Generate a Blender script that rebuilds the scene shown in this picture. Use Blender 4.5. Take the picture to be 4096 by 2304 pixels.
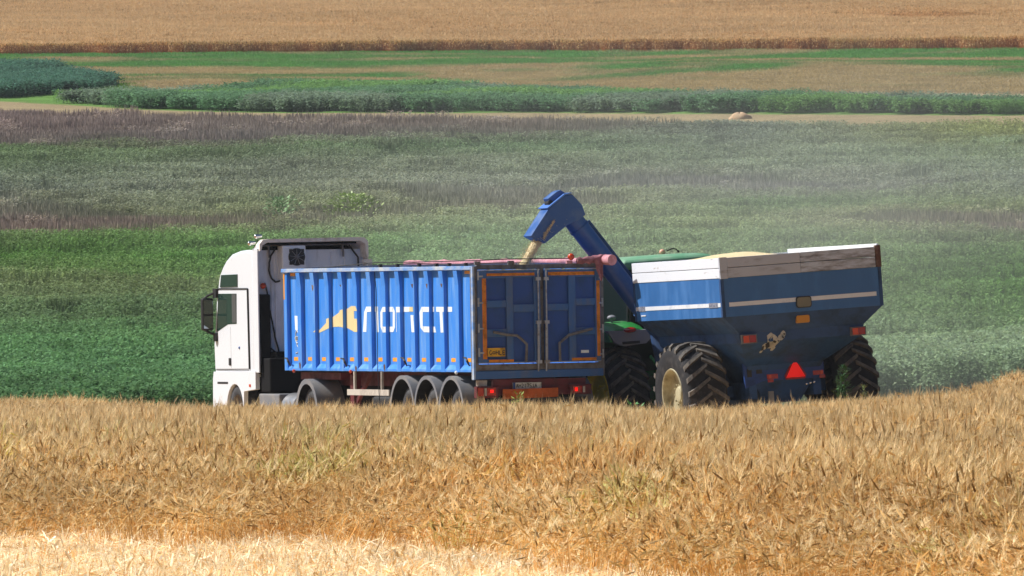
import bpy, bmesh, math, random
import numpy as np
from mathutils import Matrix, Vector, Euler

# ------------------------------------------------------------------ camera, sky, sun, exposure
scene = bpy.context.scene
for o in list(bpy.data.objects):
    bpy.data.objects.remove(o)
COL = scene.collection
CAM_Z = 2.78
cam_data = bpy.data.cameras.new('camera')
cam = bpy.data.objects.new('camera', cam_data)
COL.objects.link(cam)
cam.location = (0, 0, CAM_Z)
cam.rotation_euler = (math.radians(90), 0, 0)
cam_data.sensor_width = 36.0
cam_data.lens = 36.0 * 44000.0 / 4096.0
cam_data.clip_start = 1.0
cam_data.clip_end = 6000.0
cam_data.dof.use_dof = True
cam_data.dof.focus_distance = 199.0
cam_data.dof.aperture_fstop = 45.0
scene.camera = cam

SUN_EL = math.radians(47)
SUN_AZ = math.atan2(-0.988, 0.155)          # clockwise from +Y
w = bpy.data.worlds.new('World'); scene.world = w; w.use_nodes = True
nt = w.node_tree; nt.nodes.clear()
bg = nt.nodes.new('ShaderNodeBackground'); sky = nt.nodes.new('ShaderNodeTexSky'); wo = nt.nodes.new('ShaderNodeOutputWorld')
sky.sky_type = 'NISHITA'; sky.sun_disc = False; sky.sun_elevation = SUN_EL; sky.sun_rotation = SUN_AZ % (2 * math.pi)
sky.air_density = 1.0; sky.dust_density = 1.5
bg.inputs['Strength'].default_value = 0.053
nt.links.new(sky.outputs[0], bg.inputs[0]); nt.links.new(bg.outputs[0], wo.inputs[0])
sl = bpy.data.lights.new('sun', 'SUN'); sl.energy = 4.9; sl.angle = math.radians(0.5); sl.color = (1.0, 0.975, 0.94)
so = bpy.data.objects.new('sun', sl); COL.objects.link(so)
sd = Vector((math.sin(SUN_AZ) * math.cos(SUN_EL), math.cos(SUN_AZ) * math.cos(SUN_EL), math.sin(SUN_EL)))
so.rotation_euler = sd.to_track_quat('Z', 'Y').to_euler()
so.location = (-40, 180, 60)
scene.view_settings.view_transform = 'Standard'
scene.view_settings.look = 'None'
scene.view_settings.exposure = 0.27
scene.view_settings.gamma = 1.0
scene.cycles.max_bounces = 6
scene.cycles.transparent_max_bounces = 8
scene.cycles.volume_bounces = 0

rnd = random.Random(7)
rng = np.random.default_rng(11)

# ------------------------------------------------------------------ helpers
def srgb(r, g, b, k=1.0):
    f = lambda c: (c / 12.92 if c <= 0.04045 else ((c + 0.055) / 1.055) ** 2.4)
    return tuple(min(1.0, f(c / 255.0) * k) for c in (r, g, b)) + (1.0,)

class MB:
    def __init__(s): s.v = []; s.f = []
    def add(s, vs, fs):
        n = len(s.v); s.v += [tuple(p) for p in vs]; s.f += [tuple(i + n for i in f) for f in fs]; return s
    def box(s, x0, x1, y0, y1, z0, z1):
        v = [(x0, y0, z0), (x1, y0, z0), (x1, y1, z0), (x0, y1, z0), (x0, y0, z1), (x1, y0, z1), (x1, y1, z1), (x0, y1, z1)]
        return s.add(v, [(0, 3, 2, 1), (4, 5, 6, 7), (0, 1, 5, 4), (1, 2, 6, 5), (2, 3, 7, 6), (3, 0, 4, 7)])
    def prism(s, poly, axis, a, b):
        def p3(p, t):
            return (t, p[0], p[1]) if axis == 0 else ((p[0], t, p[1]) if axis == 1 else (p[0], p[1], t))
        n = len(poly)
        v = [p3(p, a) for p in poly] + [p3(p, b) for p in poly]
        f = [tuple(range(n)), tuple(range(2 * n - 1, n - 1, -1))] + [(i, (i + 1) % n, n + (i + 1) % n, n + i) for i in range(n)]
        return s.add(v, f)
    def loft(s, rings, caps=True, closed=True):
        n = len(rings[0]); v = [p for r in rings for p in r]; f = []
        for k in range(len(rings) - 1):
            for i in range(n if closed else n - 1):
                j = (i + 1) % n
                f.append((k * n + i, k * n + j, (k + 1) * n + j, (k + 1) * n + i))
        if caps:
            f.append(tuple(range(n))); f.append(tuple(range((len(rings) - 1) * n, len(rings) * n)))
        return s.add(v, f)
    def tube(s, pts, r, seg=8, caps=True):
        pts = [Vector(p) for p in pts]
        rs = r if isinstance(r, (list, tuple)) else [r] * len(pts)
        rings = []; up = None
        for i, p in enumerate(pts):
            t = (pts[min(i + 1, len(pts) - 1)] - pts[max(i - 1, 0)]).normalized()
            if up is None: up = Vector((0, 0, 1)) if abs(t.z) < 0.9 else Vector((1, 0, 0))
            a = t.cross(up).normalized(); b = a.cross(t).normalized(); up = b
            rings.append([tuple(p + (a * math.cos(k * 2 * math.pi / seg) + b * math.sin(k * 2 * math.pi / seg)) * rs[i]) for k in range(seg)])
        return s.loft(rings, caps)
    def lathe(s, prof, c=(0, 0, 0), seg=40, a0=0.0, a1=2 * math.pi):
        full = abs(a1 - a0 - 2 * math.pi) < 1e-6
        n = seg if full else seg + 1
        rings = []
        for k in range(n):
            a = a0 + (a1 - a0) * k / seg
            rings.append([(c[0] + x, c[1] - r * math.cos(a), c[2] + r * math.sin(a)) for r, x in prof])
        m = len(prof); v = [p for r in rings for p in r]; f = []
        for k in range(n if full else n - 1):
            kk = (k + 1) % n
            for i in range(m - 1): f.append((k * m + i, k * m + i + 1, kk * m + i + 1, kk * m + i))
        return s.add(v, f)
    def ball(s, c, r, seg=10, squash=1.0):
        rings = []
        for i in range(seg // 2 + 1):
            t = math.pi * i / (seg // 2); rr = max(1e-4, math.sin(t)) * r
            rings.append([(c[0] + rr * math.cos(2 * math.pi * k / seg), c[1] + rr * math.sin(2 * math.pi * k / seg), c[2] + math.cos(t) * r * squash) for k in range(seg)])
        return s.loft(rings)
    def build(s, name, mat, parent=None, smooth=False, bevel=0.0, label=None):
        me = bpy.data.meshes.new(name); me.from_pydata(s.v, [], s.f)
        bm = bmesh.new(); bm.from_mesh(me); bmesh.ops.recalc_face_normals(bm, faces=bm.faces); bm.to_mesh(me); bm.free()
        me.materials.append(mat)
        if smooth:
            me.polygons.foreach_set('use_smooth', [True] * len(me.polygons))
            me.set_sharp_from_angle(angle=math.radians(38))
        o = bpy.data.objects.new(name, me); COL.objects.link(o)
        if parent: o.parent = parent
        if bevel:
            b = o.modifiers.new('bevel', 'BEVEL'); b.width = bevel; b.segments = 3; b.limit_method = 'ANGLE'; b.angle_limit = math.radians(25)
        if label: o['label'] = label
        return o

def tag(o, label=None, cat=None, group=None, kind=None):
    for k, v in (('label', label), ('category', cat), ('group', group), ('kind', kind)):
        if v: o[k] = v
    return o

def thing(name, label, cat, loc=(0, 0, 0), rot=(0, 0, 0), group=None):
    o = bpy.data.objects.new(name, None); COL.objects.link(o); o.empty_display_size = 0.5
    o.location = loc; o.rotation_euler = rot
    return tag(o, label, cat, group)

# ------------------------------------------------------------------ materials
def mat(name, col, rough=0.5, metal=0.0, dirt=None, damt=0.35, dscale=3.0, spec=0.5, bump=0.0, bscale=30.0, stretch=None, coat=0.0, var=0.12):
    """painted or bare surface: base colour, patches of dust or rust, fine variation"""
    m = bpy.data.materials.new(name); m.use_nodes = True; n = m.node_tree; L = n.links
    b = n.nodes['Principled BSDF']
    b.inputs['Roughness'].default_value = rough; b.inputs['Metallic'].default_value = metal
    b.inputs['Specular IOR Level'].default_value = spec; b.inputs['Coat Weight'].default_value = coat
    tc = n.nodes.new('ShaderNodeTexCoord'); mp = n.nodes.new('ShaderNodeMapping')
    L.new(tc.outputs['Object'], mp.inputs[0])
    if stretch: mp.inputs['Scale'].default_value = stretch
    n1 = n.nodes.new('ShaderNodeTexNoise'); n1.inputs['Scale'].default_value = dscale; n1.inputs['Detail'].default_value = 8; n1.inputs['Roughness'].default_value = 0.65
    L.new(mp.outputs[0], n1.inputs['Vector'])
    n2 = n.nodes.new('ShaderNodeTexNoise'); n2.inputs['Scale'].default_value = 1.3; n2.inputs['Detail'].default_value = 4
    L.new(tc.outputs['Object'], n2.inputs['Vector'])
    hv = n.nodes.new('ShaderNodeMix'); hv.data_type = 'RGBA'
    hv.inputs[6].default_value = tuple(c * (1 - var) for c in col[:3]) + (1,)
    hv.inputs[7].default_value = tuple(min(1, c * (1 + var)) for c in col[:3]) + (1,)
    L.new(n2.outputs[0], hv.inputs[0])
    out = hv.outputs[2]
    if dirt:
        r = n.nodes.new('ShaderNodeValToRGB'); r.color_ramp.elements[0].position = 0.62 - damt * 0.45; r.color_ramp.elements[1].position = 0.78 - damt * 0.2
        L.new(n1.outputs[0], r.inputs[0])
        mx = n.nodes.new('ShaderNodeMix'); mx.data_type = 'RGBA'
        L.new(r.outputs[0], mx.inputs[0]); L.new(out, mx.inputs[6]); mx.inputs[7].default_value = dirt
        out = mx.outputs[2]
        rr = n.nodes.new('ShaderNodeMapRange'); rr.inputs[3].default_value = rough; rr.inputs[4].default_value = min(1, rough + 0.35)
        L.new(r.outputs[0], rr.inputs[0]); L.new(rr.outputs[0], b.inputs['Roughness'])
    L.new(out, b.inputs['Base Color'])
    if bump:
        n3 = n.nodes.new('ShaderNodeTexNoise'); n3.inputs['Scale'].default_value = bscale; n3.inputs['Detail'].default_value = 5
        L.new(mp.outputs[0], n3.inputs['Vector'])
        bp = n.nodes.new('ShaderNodeBump'); bp.inputs['Strength'].default_value = bump; bp.inputs['Distance'].default_value = 0.02
        L.new(n3.outputs[0], bp.inputs['Height']); L.new(bp.outputs[0], b.inputs['Normal'])
    return m

def emit(name, col, s):
    m = mat(name, col, 0.3); b = m.node_tree.nodes['Principled BSDF']
    b.inputs['Emission Color'].default_value = col; b.inputs['Emission Strength'].default_value = s
    return m

DUST = srgb(150, 140, 125)
M = {}
M['cab_white'] = mat('cab_white', (0.80, 0.83, 0.88, 1), 0.3, dirt=(.72, .74, .77, 1), damt=0.1, coat=0.3, var=0.02)
M['fairing'] = mat('fairing_cream', srgb(240, 232, 222), 0.5, dirt=srgb(170, 150, 130), damt=0.25, var=0.05)
M['cab_back'] = mat('cab_back_white', (0.78, 0.81, 0.88, 1), 0.5, dirt=srgb(190, 192, 198), damt=0.2, dscale=2, stretch=(2, 2, 0.5), var=0.05)
M['black'] = mat('black_plastic', (0.014, 0.014, 0.016, 1), 0.6, dirt=(0.04, 0.036, 0.03, 1), damt=0.25)
M['shade_black'] = mat('deep_shade_black', (0.006, 0.006, 0.007, 1), 0.8, spec=0.15)  # near-black for hollows and undersides; their shade is put into the colour
M['rubber_dusty'] = mat('dusty_tyre_rubber', (0.06, 0.062, 0.068, 1), 0.85, dirt=srgb(104, 106, 110), damt=0.35, dscale=4, bump=0.2, spec=0.2)
M['rubber'] = mat('farm_tyre_rubber', (0.024, 0.024, 0.027, 1), 0.8, dirt=srgb(84, 82, 82), damt=0.25, dscale=5, bump=0.25, spec=0.25)
M['lug'] = mat('lit_lug_rubber', (0.085, 0.08, 0.078, 1), 0.8, dirt=srgb(125, 118, 108), damt=0.5, dscale=7, bump=0.2, spec=0.2)  # paler than the carcass; light on tread and shade in grooves put into colour
M['rim_grey'] = mat('dusty_steel_rim', srgb(112, 108, 104), 0.6, dirt=srgb(92, 72, 54), damt=0.4)
M['rim_cream'] = mat('cream_rim', srgb(190, 182, 150), 0.5, dirt=srgb(130, 120, 90), damt=0.45)
M['rim_yellow'] = mat('yellow_rim', (1.0, .78, .01, 1), 0.5, dirt=srgb(200, 150, 20), damt=0.05, var=.02)
M['mudguard'] = mat('grey_plastic_mudguard', srgb(112, 114, 120), 0.7, dirt=srgb(138, 134, 130), damt=0.4)
M['blue'] = mat('trailer_blue', srgb(52, 134, 226), 0.42, dirt=srgb(108, 158, 218), damt=0.34, dscale=3.5, stretch=(1, 1.6, 0.22), var=0.12, bump=0.12, bscale=3)
M['blue_rail'] = mat('worn_blue_rail', srgb(70, 138, 215), 0.5, dirt=srgb(190, 195, 195), damt=0.6, dscale=4, stretch=(1, 0.4, 1))
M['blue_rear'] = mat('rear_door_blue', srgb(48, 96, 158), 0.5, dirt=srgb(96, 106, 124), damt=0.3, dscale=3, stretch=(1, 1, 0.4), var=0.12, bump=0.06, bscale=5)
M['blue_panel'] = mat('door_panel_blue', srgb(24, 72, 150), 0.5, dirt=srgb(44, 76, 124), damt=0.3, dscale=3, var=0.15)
M['grey_worn'] = mat('worn_grey_frame', srgb(110, 112, 118), 0.6, dirt=srgb(80, 70, 62), damt=0.4, dscale=6)
M['steel'] = mat('galvanised_steel', srgb(165, 172, 182), 0.42, metal=0.5, dirt=srgb(120, 110, 100), damt=0.3, dscale=8)
M['chrome'] = mat('polished_metal', (0.8, 0.8, 0.82, 1), 0.12, metal=1.0)
M['alu'] = mat('aluminium_tank', (0.62, 0.63, 0.65, 1), 0.3, metal=0.85, dirt=DUST, damt=0.3)
M['tape'] = mat('amber_reflective_tape', srgb(240, 160, 30), 0.45, dirt=srgb(190, 130, 60), damt=0.25)
M['tape_rear'] = mat('shaded_amber_tape', srgb(214, 128, 14), 0.6, dirt=srgb(150, 92, 30), damt=0.4, dscale=8)  # darker copy of the amber tape; shade at the rear put into colour
M['letter_white'] = mat('white_lettering', srgb(232, 240, 244), 0.5, dirt=srgb(190, 205, 225), damt=0.2)
M['letter_gold'] = mat('sand_lettering', srgb(226, 205, 152), 0.5, dirt=srgb(200, 180, 140), damt=0.25)
M['red_chassis'] = mat('dark_red_chassis', srgb(98, 12, 26), 0.55, dirt=srgb(70, 40, 35), damt=0.4, dscale=4)
M['glass'] = mat('tinted_glass', (0.018, 0.045, 0.036, 1), 0.06, coat=0.5)
M['red_lens'] = mat('red_lens', srgb(160, 8, 10), 0.2, coat=0.6)
M['red_lit'] = emit('lit_red_lamp', srgb(255, 20, 15), 0.9)
M['amber_lens'] = mat('amber_lens', srgb(206, 66, 12), 0.2, coat=0.5)
M['amber_dull'] = mat('amber_reflector', srgb(205, 140, 30), 0.4)
M['tarp'] = mat('faded_pink_tarpaulin', srgb(206, 150, 160), 0.75, dirt=srgb(172, 108, 118), damt=0.5, dscale=6, bump=0.4, bscale=8, stretch=(1, 3, 1))
M['sign_yellow'] = mat('yellow_sign_board', srgb(220, 170, 20), 0.5, dirt=srgb(120, 90, 20), damt=0.3)
M['orange_bar'] = mat('orange_bar', srgb(190, 88, 8), 0.6, dirt=srgb(140, 66, 10), damt=0.4)
M['ink'] = mat('black_print', (0.02, 0.02, 0.02, 1), 0.6)
M['plate'] = mat('number_plate', srgb(205, 205, 200), 0.4, dirt=srgb(140, 135, 125), damt=0.4, dscale=12)
M['guard'] = mat('pale_side_board', srgb(190, 182, 172), 0.6, dirt=srgb(150, 140, 130), damt=0.3)
M['cart_bar'] = mat('cart_bar_blue', srgb(26, 62, 130), 0.5, dirt=srgb(30, 48, 84), damt=0.3)
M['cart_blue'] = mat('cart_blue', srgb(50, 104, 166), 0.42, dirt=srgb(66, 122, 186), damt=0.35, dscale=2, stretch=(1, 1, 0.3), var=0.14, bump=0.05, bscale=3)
M['cart_dark'] = mat('cart_blue_shaded', srgb(32, 72, 124), 0.6, dirt=srgb(38, 58, 84), damt=0.4, dscale=2.5)  # darker copy of the cart blue; shade below the hopper put into colour
M['auger'] = mat('auger_blue', srgb(42, 90, 158), 0.38, dirt=srgb(82, 112, 160), damt=0.3, dscale=3, var=0.1)
M['board'] = mat('white_painted_board', srgb(222, 228, 238), 0.6, dirt=srgb(150, 140, 132), damt=0.02, dscale=6, stretch=(1, 0.6, 3), var=0.04)
M['board_worn'] = mat('flaking_white_board', srgb(192, 202, 218), 0.7, dirt=srgb(92, 84, 82), damt=0.42, dscale=3.4, stretch=(0.7, 0.7, 3.2), var=0.1)
M['board_grey'] = mat('bare_grey_board', srgb(184, 192, 206), 0.7, dirt=srgb(142, 142, 146), damt=0.15, dscale=3, stretch=(0.6, 0.6, 3))
M['rust'] = mat('brown_rusty_post', srgb(88, 58, 46), 0.8, dirt=srgb(150, 130, 115), damt=0.3)
M['stripe'] = mat('white_stripe', srgb(222, 228, 236), 0.45, dirt=srgb(180, 190, 205), damt=0.2)
M['green_paint'] = mat('tractor_green', srgb(40, 140, 62), 0.35, dirt=srgb(95, 145, 100), damt=0.35, coat=0.3)
M['green_roof'] = mat('dusty_green_roof', srgb(98, 154, 118), 0.6, dirt=srgb(140, 170, 145), damt=0.45, dscale=3)
M['grey_paint'] = mat('grey_fender_lip', srgb(128, 130, 138), 0.5, dirt=srgb(150, 145, 140), damt=0.3)
M['tarp_dusky'] = mat('dusky_pink_tarpaulin', srgb(158, 104, 114), 0.8, dirt=srgb(112, 70, 78), damt=0.5, dscale=9, bump=0.6, bscale=14)
M['smv_red'] = mat('slow_vehicle_red', srgb(150, 8, 8), 0.5)
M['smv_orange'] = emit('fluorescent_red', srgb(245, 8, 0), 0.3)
M['sticker'] = mat('white_sticker', srgb(188, 188, 182), 0.5, dirt=srgb(150, 145, 135), damt=0.15, dscale=20)
M['view_glass'] = mat('cart_view_window', srgb(120, 115, 95), 0.2)
M['grain'] = mat('grain', srgb(232, 216, 176), 0.9, dirt=srgb(202, 174, 124), damt=0.4, dscale=40, bump=0.9, bscale=60, spec=0.1)

# ------------------------------------------------------------------ terrain
PY = [-200, 0, 60, 84, 100, 150, 190, 200, 216, 230, 250, 270, 300, 400, 500, 620, 700, 760, 830, 1050, 1400, 2000, 3000]
PZ = [1.3, 1.08, .80, .62, .56, .30, .05, 0, -.02, -.15, -.4, -.42, .08, 3.4, 7.4, 12.7, 15.7, 18, 20.5, 30.3, 44, 58, 60]
_gy = np.arange(-200, 3001, 1.0)
_gz = np.interp(_gy, PY, PZ)
_k = np.hanning(13); _k /= _k.sum()
_gs = np.convolve(np.pad(_gz, 6, mode='edge'), _k, mode='valid')
LX = [-300, -30, -6, -.7, .5, 1.3, 2.0, 3.2, 6.3, 10, 20, 40, 300]
LZ = [-1.0, -.22, -.07, -.005, .01, .0, -.075, -.05, .165, .42, .95, 1.4, 2.5]
def terrain(x, y):
    x = np.asarray(x, float); y = np.asarray(y, float)
    fade = np.interp(y, [0, 85, 130, 260, 420], [.1, .3, 1, 1, .5])
    z = np.interp(y, _gy, _gs) + np.interp(x, LX, LZ) * fade
    z = z + 0.02 * np.sin(x * 1.7 + y * .3) * np.sin(y * .9 - x * .4) * np.interp(np.abs(y - 202), [0, 14, 20], [0, 0, 1])
    far = np.clip((y - 250) / 150, 0, 1)
    z = z + far * (0.25 * np.sin(x * .045 + 1) * np.sin(y * .021) + .12 * np.sin(x * .13 + y * .05))
    return z

def noise2(x, y, s, seed=0):
    """cheap smooth value noise"""
    x = np.asarray(x) / s; y = np.asarray(y) / s
    xi = np.floor(x).astype(np.int64); yi = np.floor(y).astype(np.int64); fx = x - xi; fy = y - yi
    fx = fx * fx * (3 - 2 * fx); fy = fy * fy * (3 - 2 * fy)
    def h(a, b):
        n = (a * 374761393 + b * 668265263 + seed * 1442695041) & 0xffffffff
        n = ((n ^ (n >> 13)) * 1274126177) & 0xffffffff
        return ((n ^ (n >> 16)) & 0xffff) / 65535.0
    return (h(xi, yi) * (1 - fx) + h(xi + 1, yi) * fx) * (1 - fy) + (h(xi, yi + 1) * (1 - fx) + h(xi + 1, yi + 1) * fx) * fy

def bearing(x, y): return 2048 + 44000 * x / y           # direction across the view, for field borders that fan out
def height_line(z, y): return 1152 - 44000 * (z - CAM_Z) / y

SR = np.vectorize(lambda c: (c / 12.92 if c <= 0.04045 else ((c + 0.055) / 1.055) ** 2.4))
def lin(a): return SR(np.asarray(a, float) / 255.0)
# ------------------------------------------------------------------ zones of the land
def near_edge(x):        # front edge of the standing wheat (stubble lies before it)
    return np.interp(x, [-12, -4.6, -1.2, 0.2, 0.8, 1.4, 4.0, 12], [101, 98, 92, 86.5, 82.5, 77, 60, 45]) + 2.6 * (noise2(x, x * 0, 1.1, 5) - .5) + 1.2 * (noise2(x, x * 0, .35, 6) - .5)
def back_edge(x):        # behind it the strip where the vehicles stand
    return np.interp(x, [-60, -9.0, -7.6, -0.9, 0.3, 7.6, 8.4, 14, 30], [232, 231, 211, 194.5, 194.3, 194.6, 202, 262, 270])
def wheat_edge_line(px): return np.interp(px, [-800, 0, 1024, 2048, 3072, 4096, 5000], [226, 222, 214, 208, 203, 198, 194])
def track_top(px): return np.interp(px, [0, 600, 1024, 2048, 3072, 4096], [405, 440, 452, 452, 457, 463])
def track_bot(px): return np.interp(px, [0, 600, 1024, 2048, 3072, 4096], [430, 456, 466, 478, 500, 514])
def bush_top(px): return np.interp(px, [530, 900, 1100, 1700, 2048, 3072, 4096], [350, 335, 306, 308, 328, 360, 376])
def teal_top(px): return np.interp(px, [0, 250, 400, 530, 560], [232, 246, 275, 335, 500])
def teal_bot(px): return np.interp(px, [0, 300, 530], [392, 372, 345])

def streak(x, y, s, seed): return noise2(x, y, s, seed) * .6 + noise2(x, y, s * .37, seed + 9) * .4
def ground_colour(x, y):
    z = terrain(x, y); px = bearing(x, np.maximum(y, 1)); py = height_line(z, np.maximum(y, 1))
    n = streak(x, y * .5, 9, 3)[..., None]; m = streak(x, y, 2.2, 8)[..., None]
    straw = lin([196, 162, 120]) * (.7 + .6 * m)
    tan = lin([196, 166, 128]) * (.75 + .5 * m)
    soil = lin([60, 68, 42]) * (.6 + .8 * m)
    wheat = lin([168, 128, 78]) * (.8 + .4 * m)
    track = lin([152, 136, 104]) * (.8 + .4 * m)
    g1 = lin([96, 140, 82]); g2 = lin([164, 150, 120]); g3 = lin([122, 138, 98])
    t = streak(x, y * .55, 11, 21)[..., None] + (.42 - np.clip((py - 215) / 150, 0, 1))[..., None] * .55
    a_ = np.clip((t - .40) * 7, 0, 1); b_ = np.clip((t - .52) * 8, 0, 1)
    mow = (g2 * (1 - a_) + g3 * a_) * (1 - b_) + g1 * b_
    mow = mow * (.7 + .6 * streak(x, y * 3, 1.5, 77)[..., None])
    c = np.where((y < near_edge(x))[..., None], straw, wheat)
    c = np.where((y > back_edge(x))[..., None], tan, c)
    c = np.where((y > 234)[..., None], soil, c)
    far = (y > 500)
    c = np.where((far & (py < track_bot(px) + 90))[..., None], track, c)
    c = np.where((far & (py < track_top(px)))[..., None], lin([96, 132, 62]) * (.7 + .6 * m), c)
    c = np.where((far & (py < np.where(px < 530, teal_bot(px) - 20, bush_top(px) + 30)))[..., None], mow, c)
    c = np.where(((y > 700) & (py < wheat_edge_line(px)))[..., None], lin([196, 160, 112]) * (.85 + .3 * m), c)
    return c

def build_ground():
    xs = np.concatenate([np.arange(-1500, -80, 60), np.arange(-80, 80, 1.0), np.arange(80, 1501, 60)])
    ys = np.concatenate([np.arange(-150, 60, 10), np.arange(60, 1100, 1.0), np.arange(1100, 3000, 40)])
    X, Y = np.meshgrid(xs, ys); Z = terrain(X, Y)
    nx, ny = len(xs), len(ys)
    v = np.stack([X, Y, Z], -1).reshape(-1, 3)
    i = np.arange((ny - 1) * (nx - 1)); r = i // (nx - 1); c = i % (nx - 1); a = r * nx + c
    f = np.stack([a, a + 1, a + 1 + nx, a + nx], -1)
    me = bpy.data.meshes.new('ground')
    me.vertices.add(len(v)); me.vertices.foreach_set('co', v.ravel())
    me.loops.add(f.size); me.loops.foreach_set('vertex_index', f.ravel())
    me.polygons.add(len(f)); me.polygons.foreach_set('loop_start', np.arange(len(f)) * 4); me.polygons.foreach_set('loop_total', np.full(len(f), 4))
    me.update()
    col = np.concatenate([ground_colour(X, Y).reshape(-1, 3), np.ones((len(v), 1))], 1)
    at = me.color_attributes.new('land', 'FLOAT_COLOR', 'POINT'); at.data.foreach_set('color', col.ravel())
    m = bpy.data.materials.new('land'); m.use_nodes = True; n = m.node_tree; b = n.nodes['Principled BSDF']
    b.inputs['Roughness'].default_value = .95; b.inputs['Specular IOR Level'].default_value = .1
    an = n.nodes.new('ShaderNodeAttribute'); an.attribute_name = 'land'
    tc = n.nodes.new('ShaderNodeTexCoord'); t1 = n.nodes.new('ShaderNodeTexNoise'); t1.inputs['Scale'].default_value = 5; t1.inputs['Detail'].default_value = 8
    n.links.new(tc.outputs['Object'], t1.inputs['Vector'])
    mr = n.nodes.new('ShaderNodeMapRange'); mr.inputs[1].default_value = .25; mr.inputs[2].default_value = .75; mr.inputs[3].default_value = .6; mr.inputs[4].default_value = 1.35
    n.links.new(t1.outputs[0], mr.inputs[0])
    vm = n.nodes.new('ShaderNodeVectorMath'); vm.operation = 'SCALE'; n.links.new(an.outputs['Color'], vm.inputs[0]); n.links.new(mr.outputs[0], vm.inputs['Scale'])
    n.links.new(vm.outputs[0], b.inputs['Base Color'])
    bp = n.nodes.new('ShaderNodeBump'); bp.inputs['Strength'].default_value = .8; bp.inputs['Distance'].default_value = .1
    n.links.new(t1.outputs[0], bp.inputs['Height']); n.links.new(bp.outputs[0], b.inputs['Normal'])
    me.materials.append(m)
    o = bpy.data.objects.new('ground', me); COL.objects.link(o); o['kind'] = 'structure'
    o['label'] = 'ground of stubble, track and mown strips rising to the far hillside'
build_ground()

# ------------------------------------------------------------------ plants: tufts set out over the fields
class Tuft:
    def __init__(s): s.v = []; s.f = []; s.c = []
    def poly(s, pts, col):
        n = len(s.v); s.v += [tuple(p) for p in pts]; s.f.append(tuple(range(n, n + len(pts)))); s.c.append(col)
    def strip(s, pts, ws, col, side):
        n = len(s.v)
        for p, w_ in zip(pts, ws):
            s.v.append((p[0] - side[0] * w_, p[1] - side[1] * w_, p[2] - side[2] * w_)); s.v.append((p[0] + side[0] * w_, p[1] + side[1] * w_, p[2] + side[2] * w_))
        for i in range(len(pts) - 1):
            s.f.append((n + 2 * i, n + 2 * i + 1, n + 2 * i + 3, n + 2 * i + 2)); s.c.append(col)

def vary(c, a=.15):
    k = 1 + rnd.uniform(-a, a)
    return (c[0] * k * (1 + rnd.uniform(-.04, .04)), c[1] * k, c[2] * k * (1 + rnd.uniform(-.08, .08)))

C_STALK = tuple(lin([224, 180, 114])); C_EAR = tuple(lin([214, 184, 130])); C_AWN = tuple(lin([232, 208, 162])); C_LEAF = tuple(lin([230, 204, 156])); C_EAR2 = tuple(lin([158, 126, 80]))

def wheat_stalk(t, x, y, h, coarse=1.0, stalk=None):
    a = rnd.uniform(0, 2 * math.pi); lean = rnd.uniform(.02, .16) * h
    dx, dy = math.cos(a), math.sin(a)
    sa = rnd.uniform(0, math.pi); side = (math.cos(sa), math.sin(sa), 0)
    top = (x + dx * lean, y + dy * lean, h)
    t.strip([(x, y, 0), (x + dx * lean * .35, y + dy * lean * .35, h * .55), top], [.0028 * coarse, .0026 * coarse, .002 * coarse], vary(stalk or C_STALK, .3), side)
    # bent neck and hanging ear
    b = rnd.random(); droop = rnd.choice([.35, .8, 1.5, 2.1]) + rnd.uniform(-.3, .3)
    L = rnd.uniform(.07, .1) * (1 + .25 * (coarse - 1))
    d = Vector((dx * math.sin(droop), dy * math.sin(droop), math.cos(droop)))
    p0 = Vector(top); pn = p0 + Vector((dx * .02, dy * .02, .015))
    p1 = pn + d * L * .5; p2 = pn + d * L
    ec = vary(C_EAR if b < .7 else C_EAR2, .3)
    sd2 = Vector((-dy, dx, 0)); sd3 = d.cross(sd2).normalized()
    wd = .0088 * coarse
    t.strip([p0, pn, p1, p2], [.003, wd * .9, wd, wd * .35], ec, sd2)
    t.strip([pn, p1, p2], [wd * .8, wd * .8, wd * .3], ec, sd3)
    for k in range(4):
        q = d + Vector((rnd.uniform(-.3, .3), rnd.uniform(-.3, .3), rnd.uniform(-.15, .3)))
        q.normalize(); al = rnd.uniform(.09, .17); e = p2 + q * al if k else p1 + q * al
        s0 = p2 if k else p1
        t.poly([s0 - sd2 * .0032 * coarse, s0 + sd2 * .0032 * coarse, e], vary(C_AWN, .15))
    if rnd.random() < .4:
        hz = h * rnd.uniform(.3, .85); la = rnd.uniform(0, 6.28); ll = rnd.uniform(.1, .22)
        q = (math.cos(la), math.sin(la))
        t.strip([(x, y, hz), (x + q[0] * ll * .5, y + q[1] * ll * .5, hz + .04), (x + q[0] * ll, y + q[1] * ll, hz - rnd.uniform(.02, .12))],
                [.004 * coarse, .006 * coarse, .001], vary(C_LEAF, .2), (-q[1], q[0], .1))

def wheat_tuft(size, n, coarse, hm=.58, hv=.08, stalk=None):
    t = Tuft()
    for i in range(n):
        wheat_stalk(t, rnd.uniform(-size / 2, size / 2), rnd.uniform(-size / 2, size / 2), hm + rnd.gauss(0, hv * .6), coarse, stalk)
    return t

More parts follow.
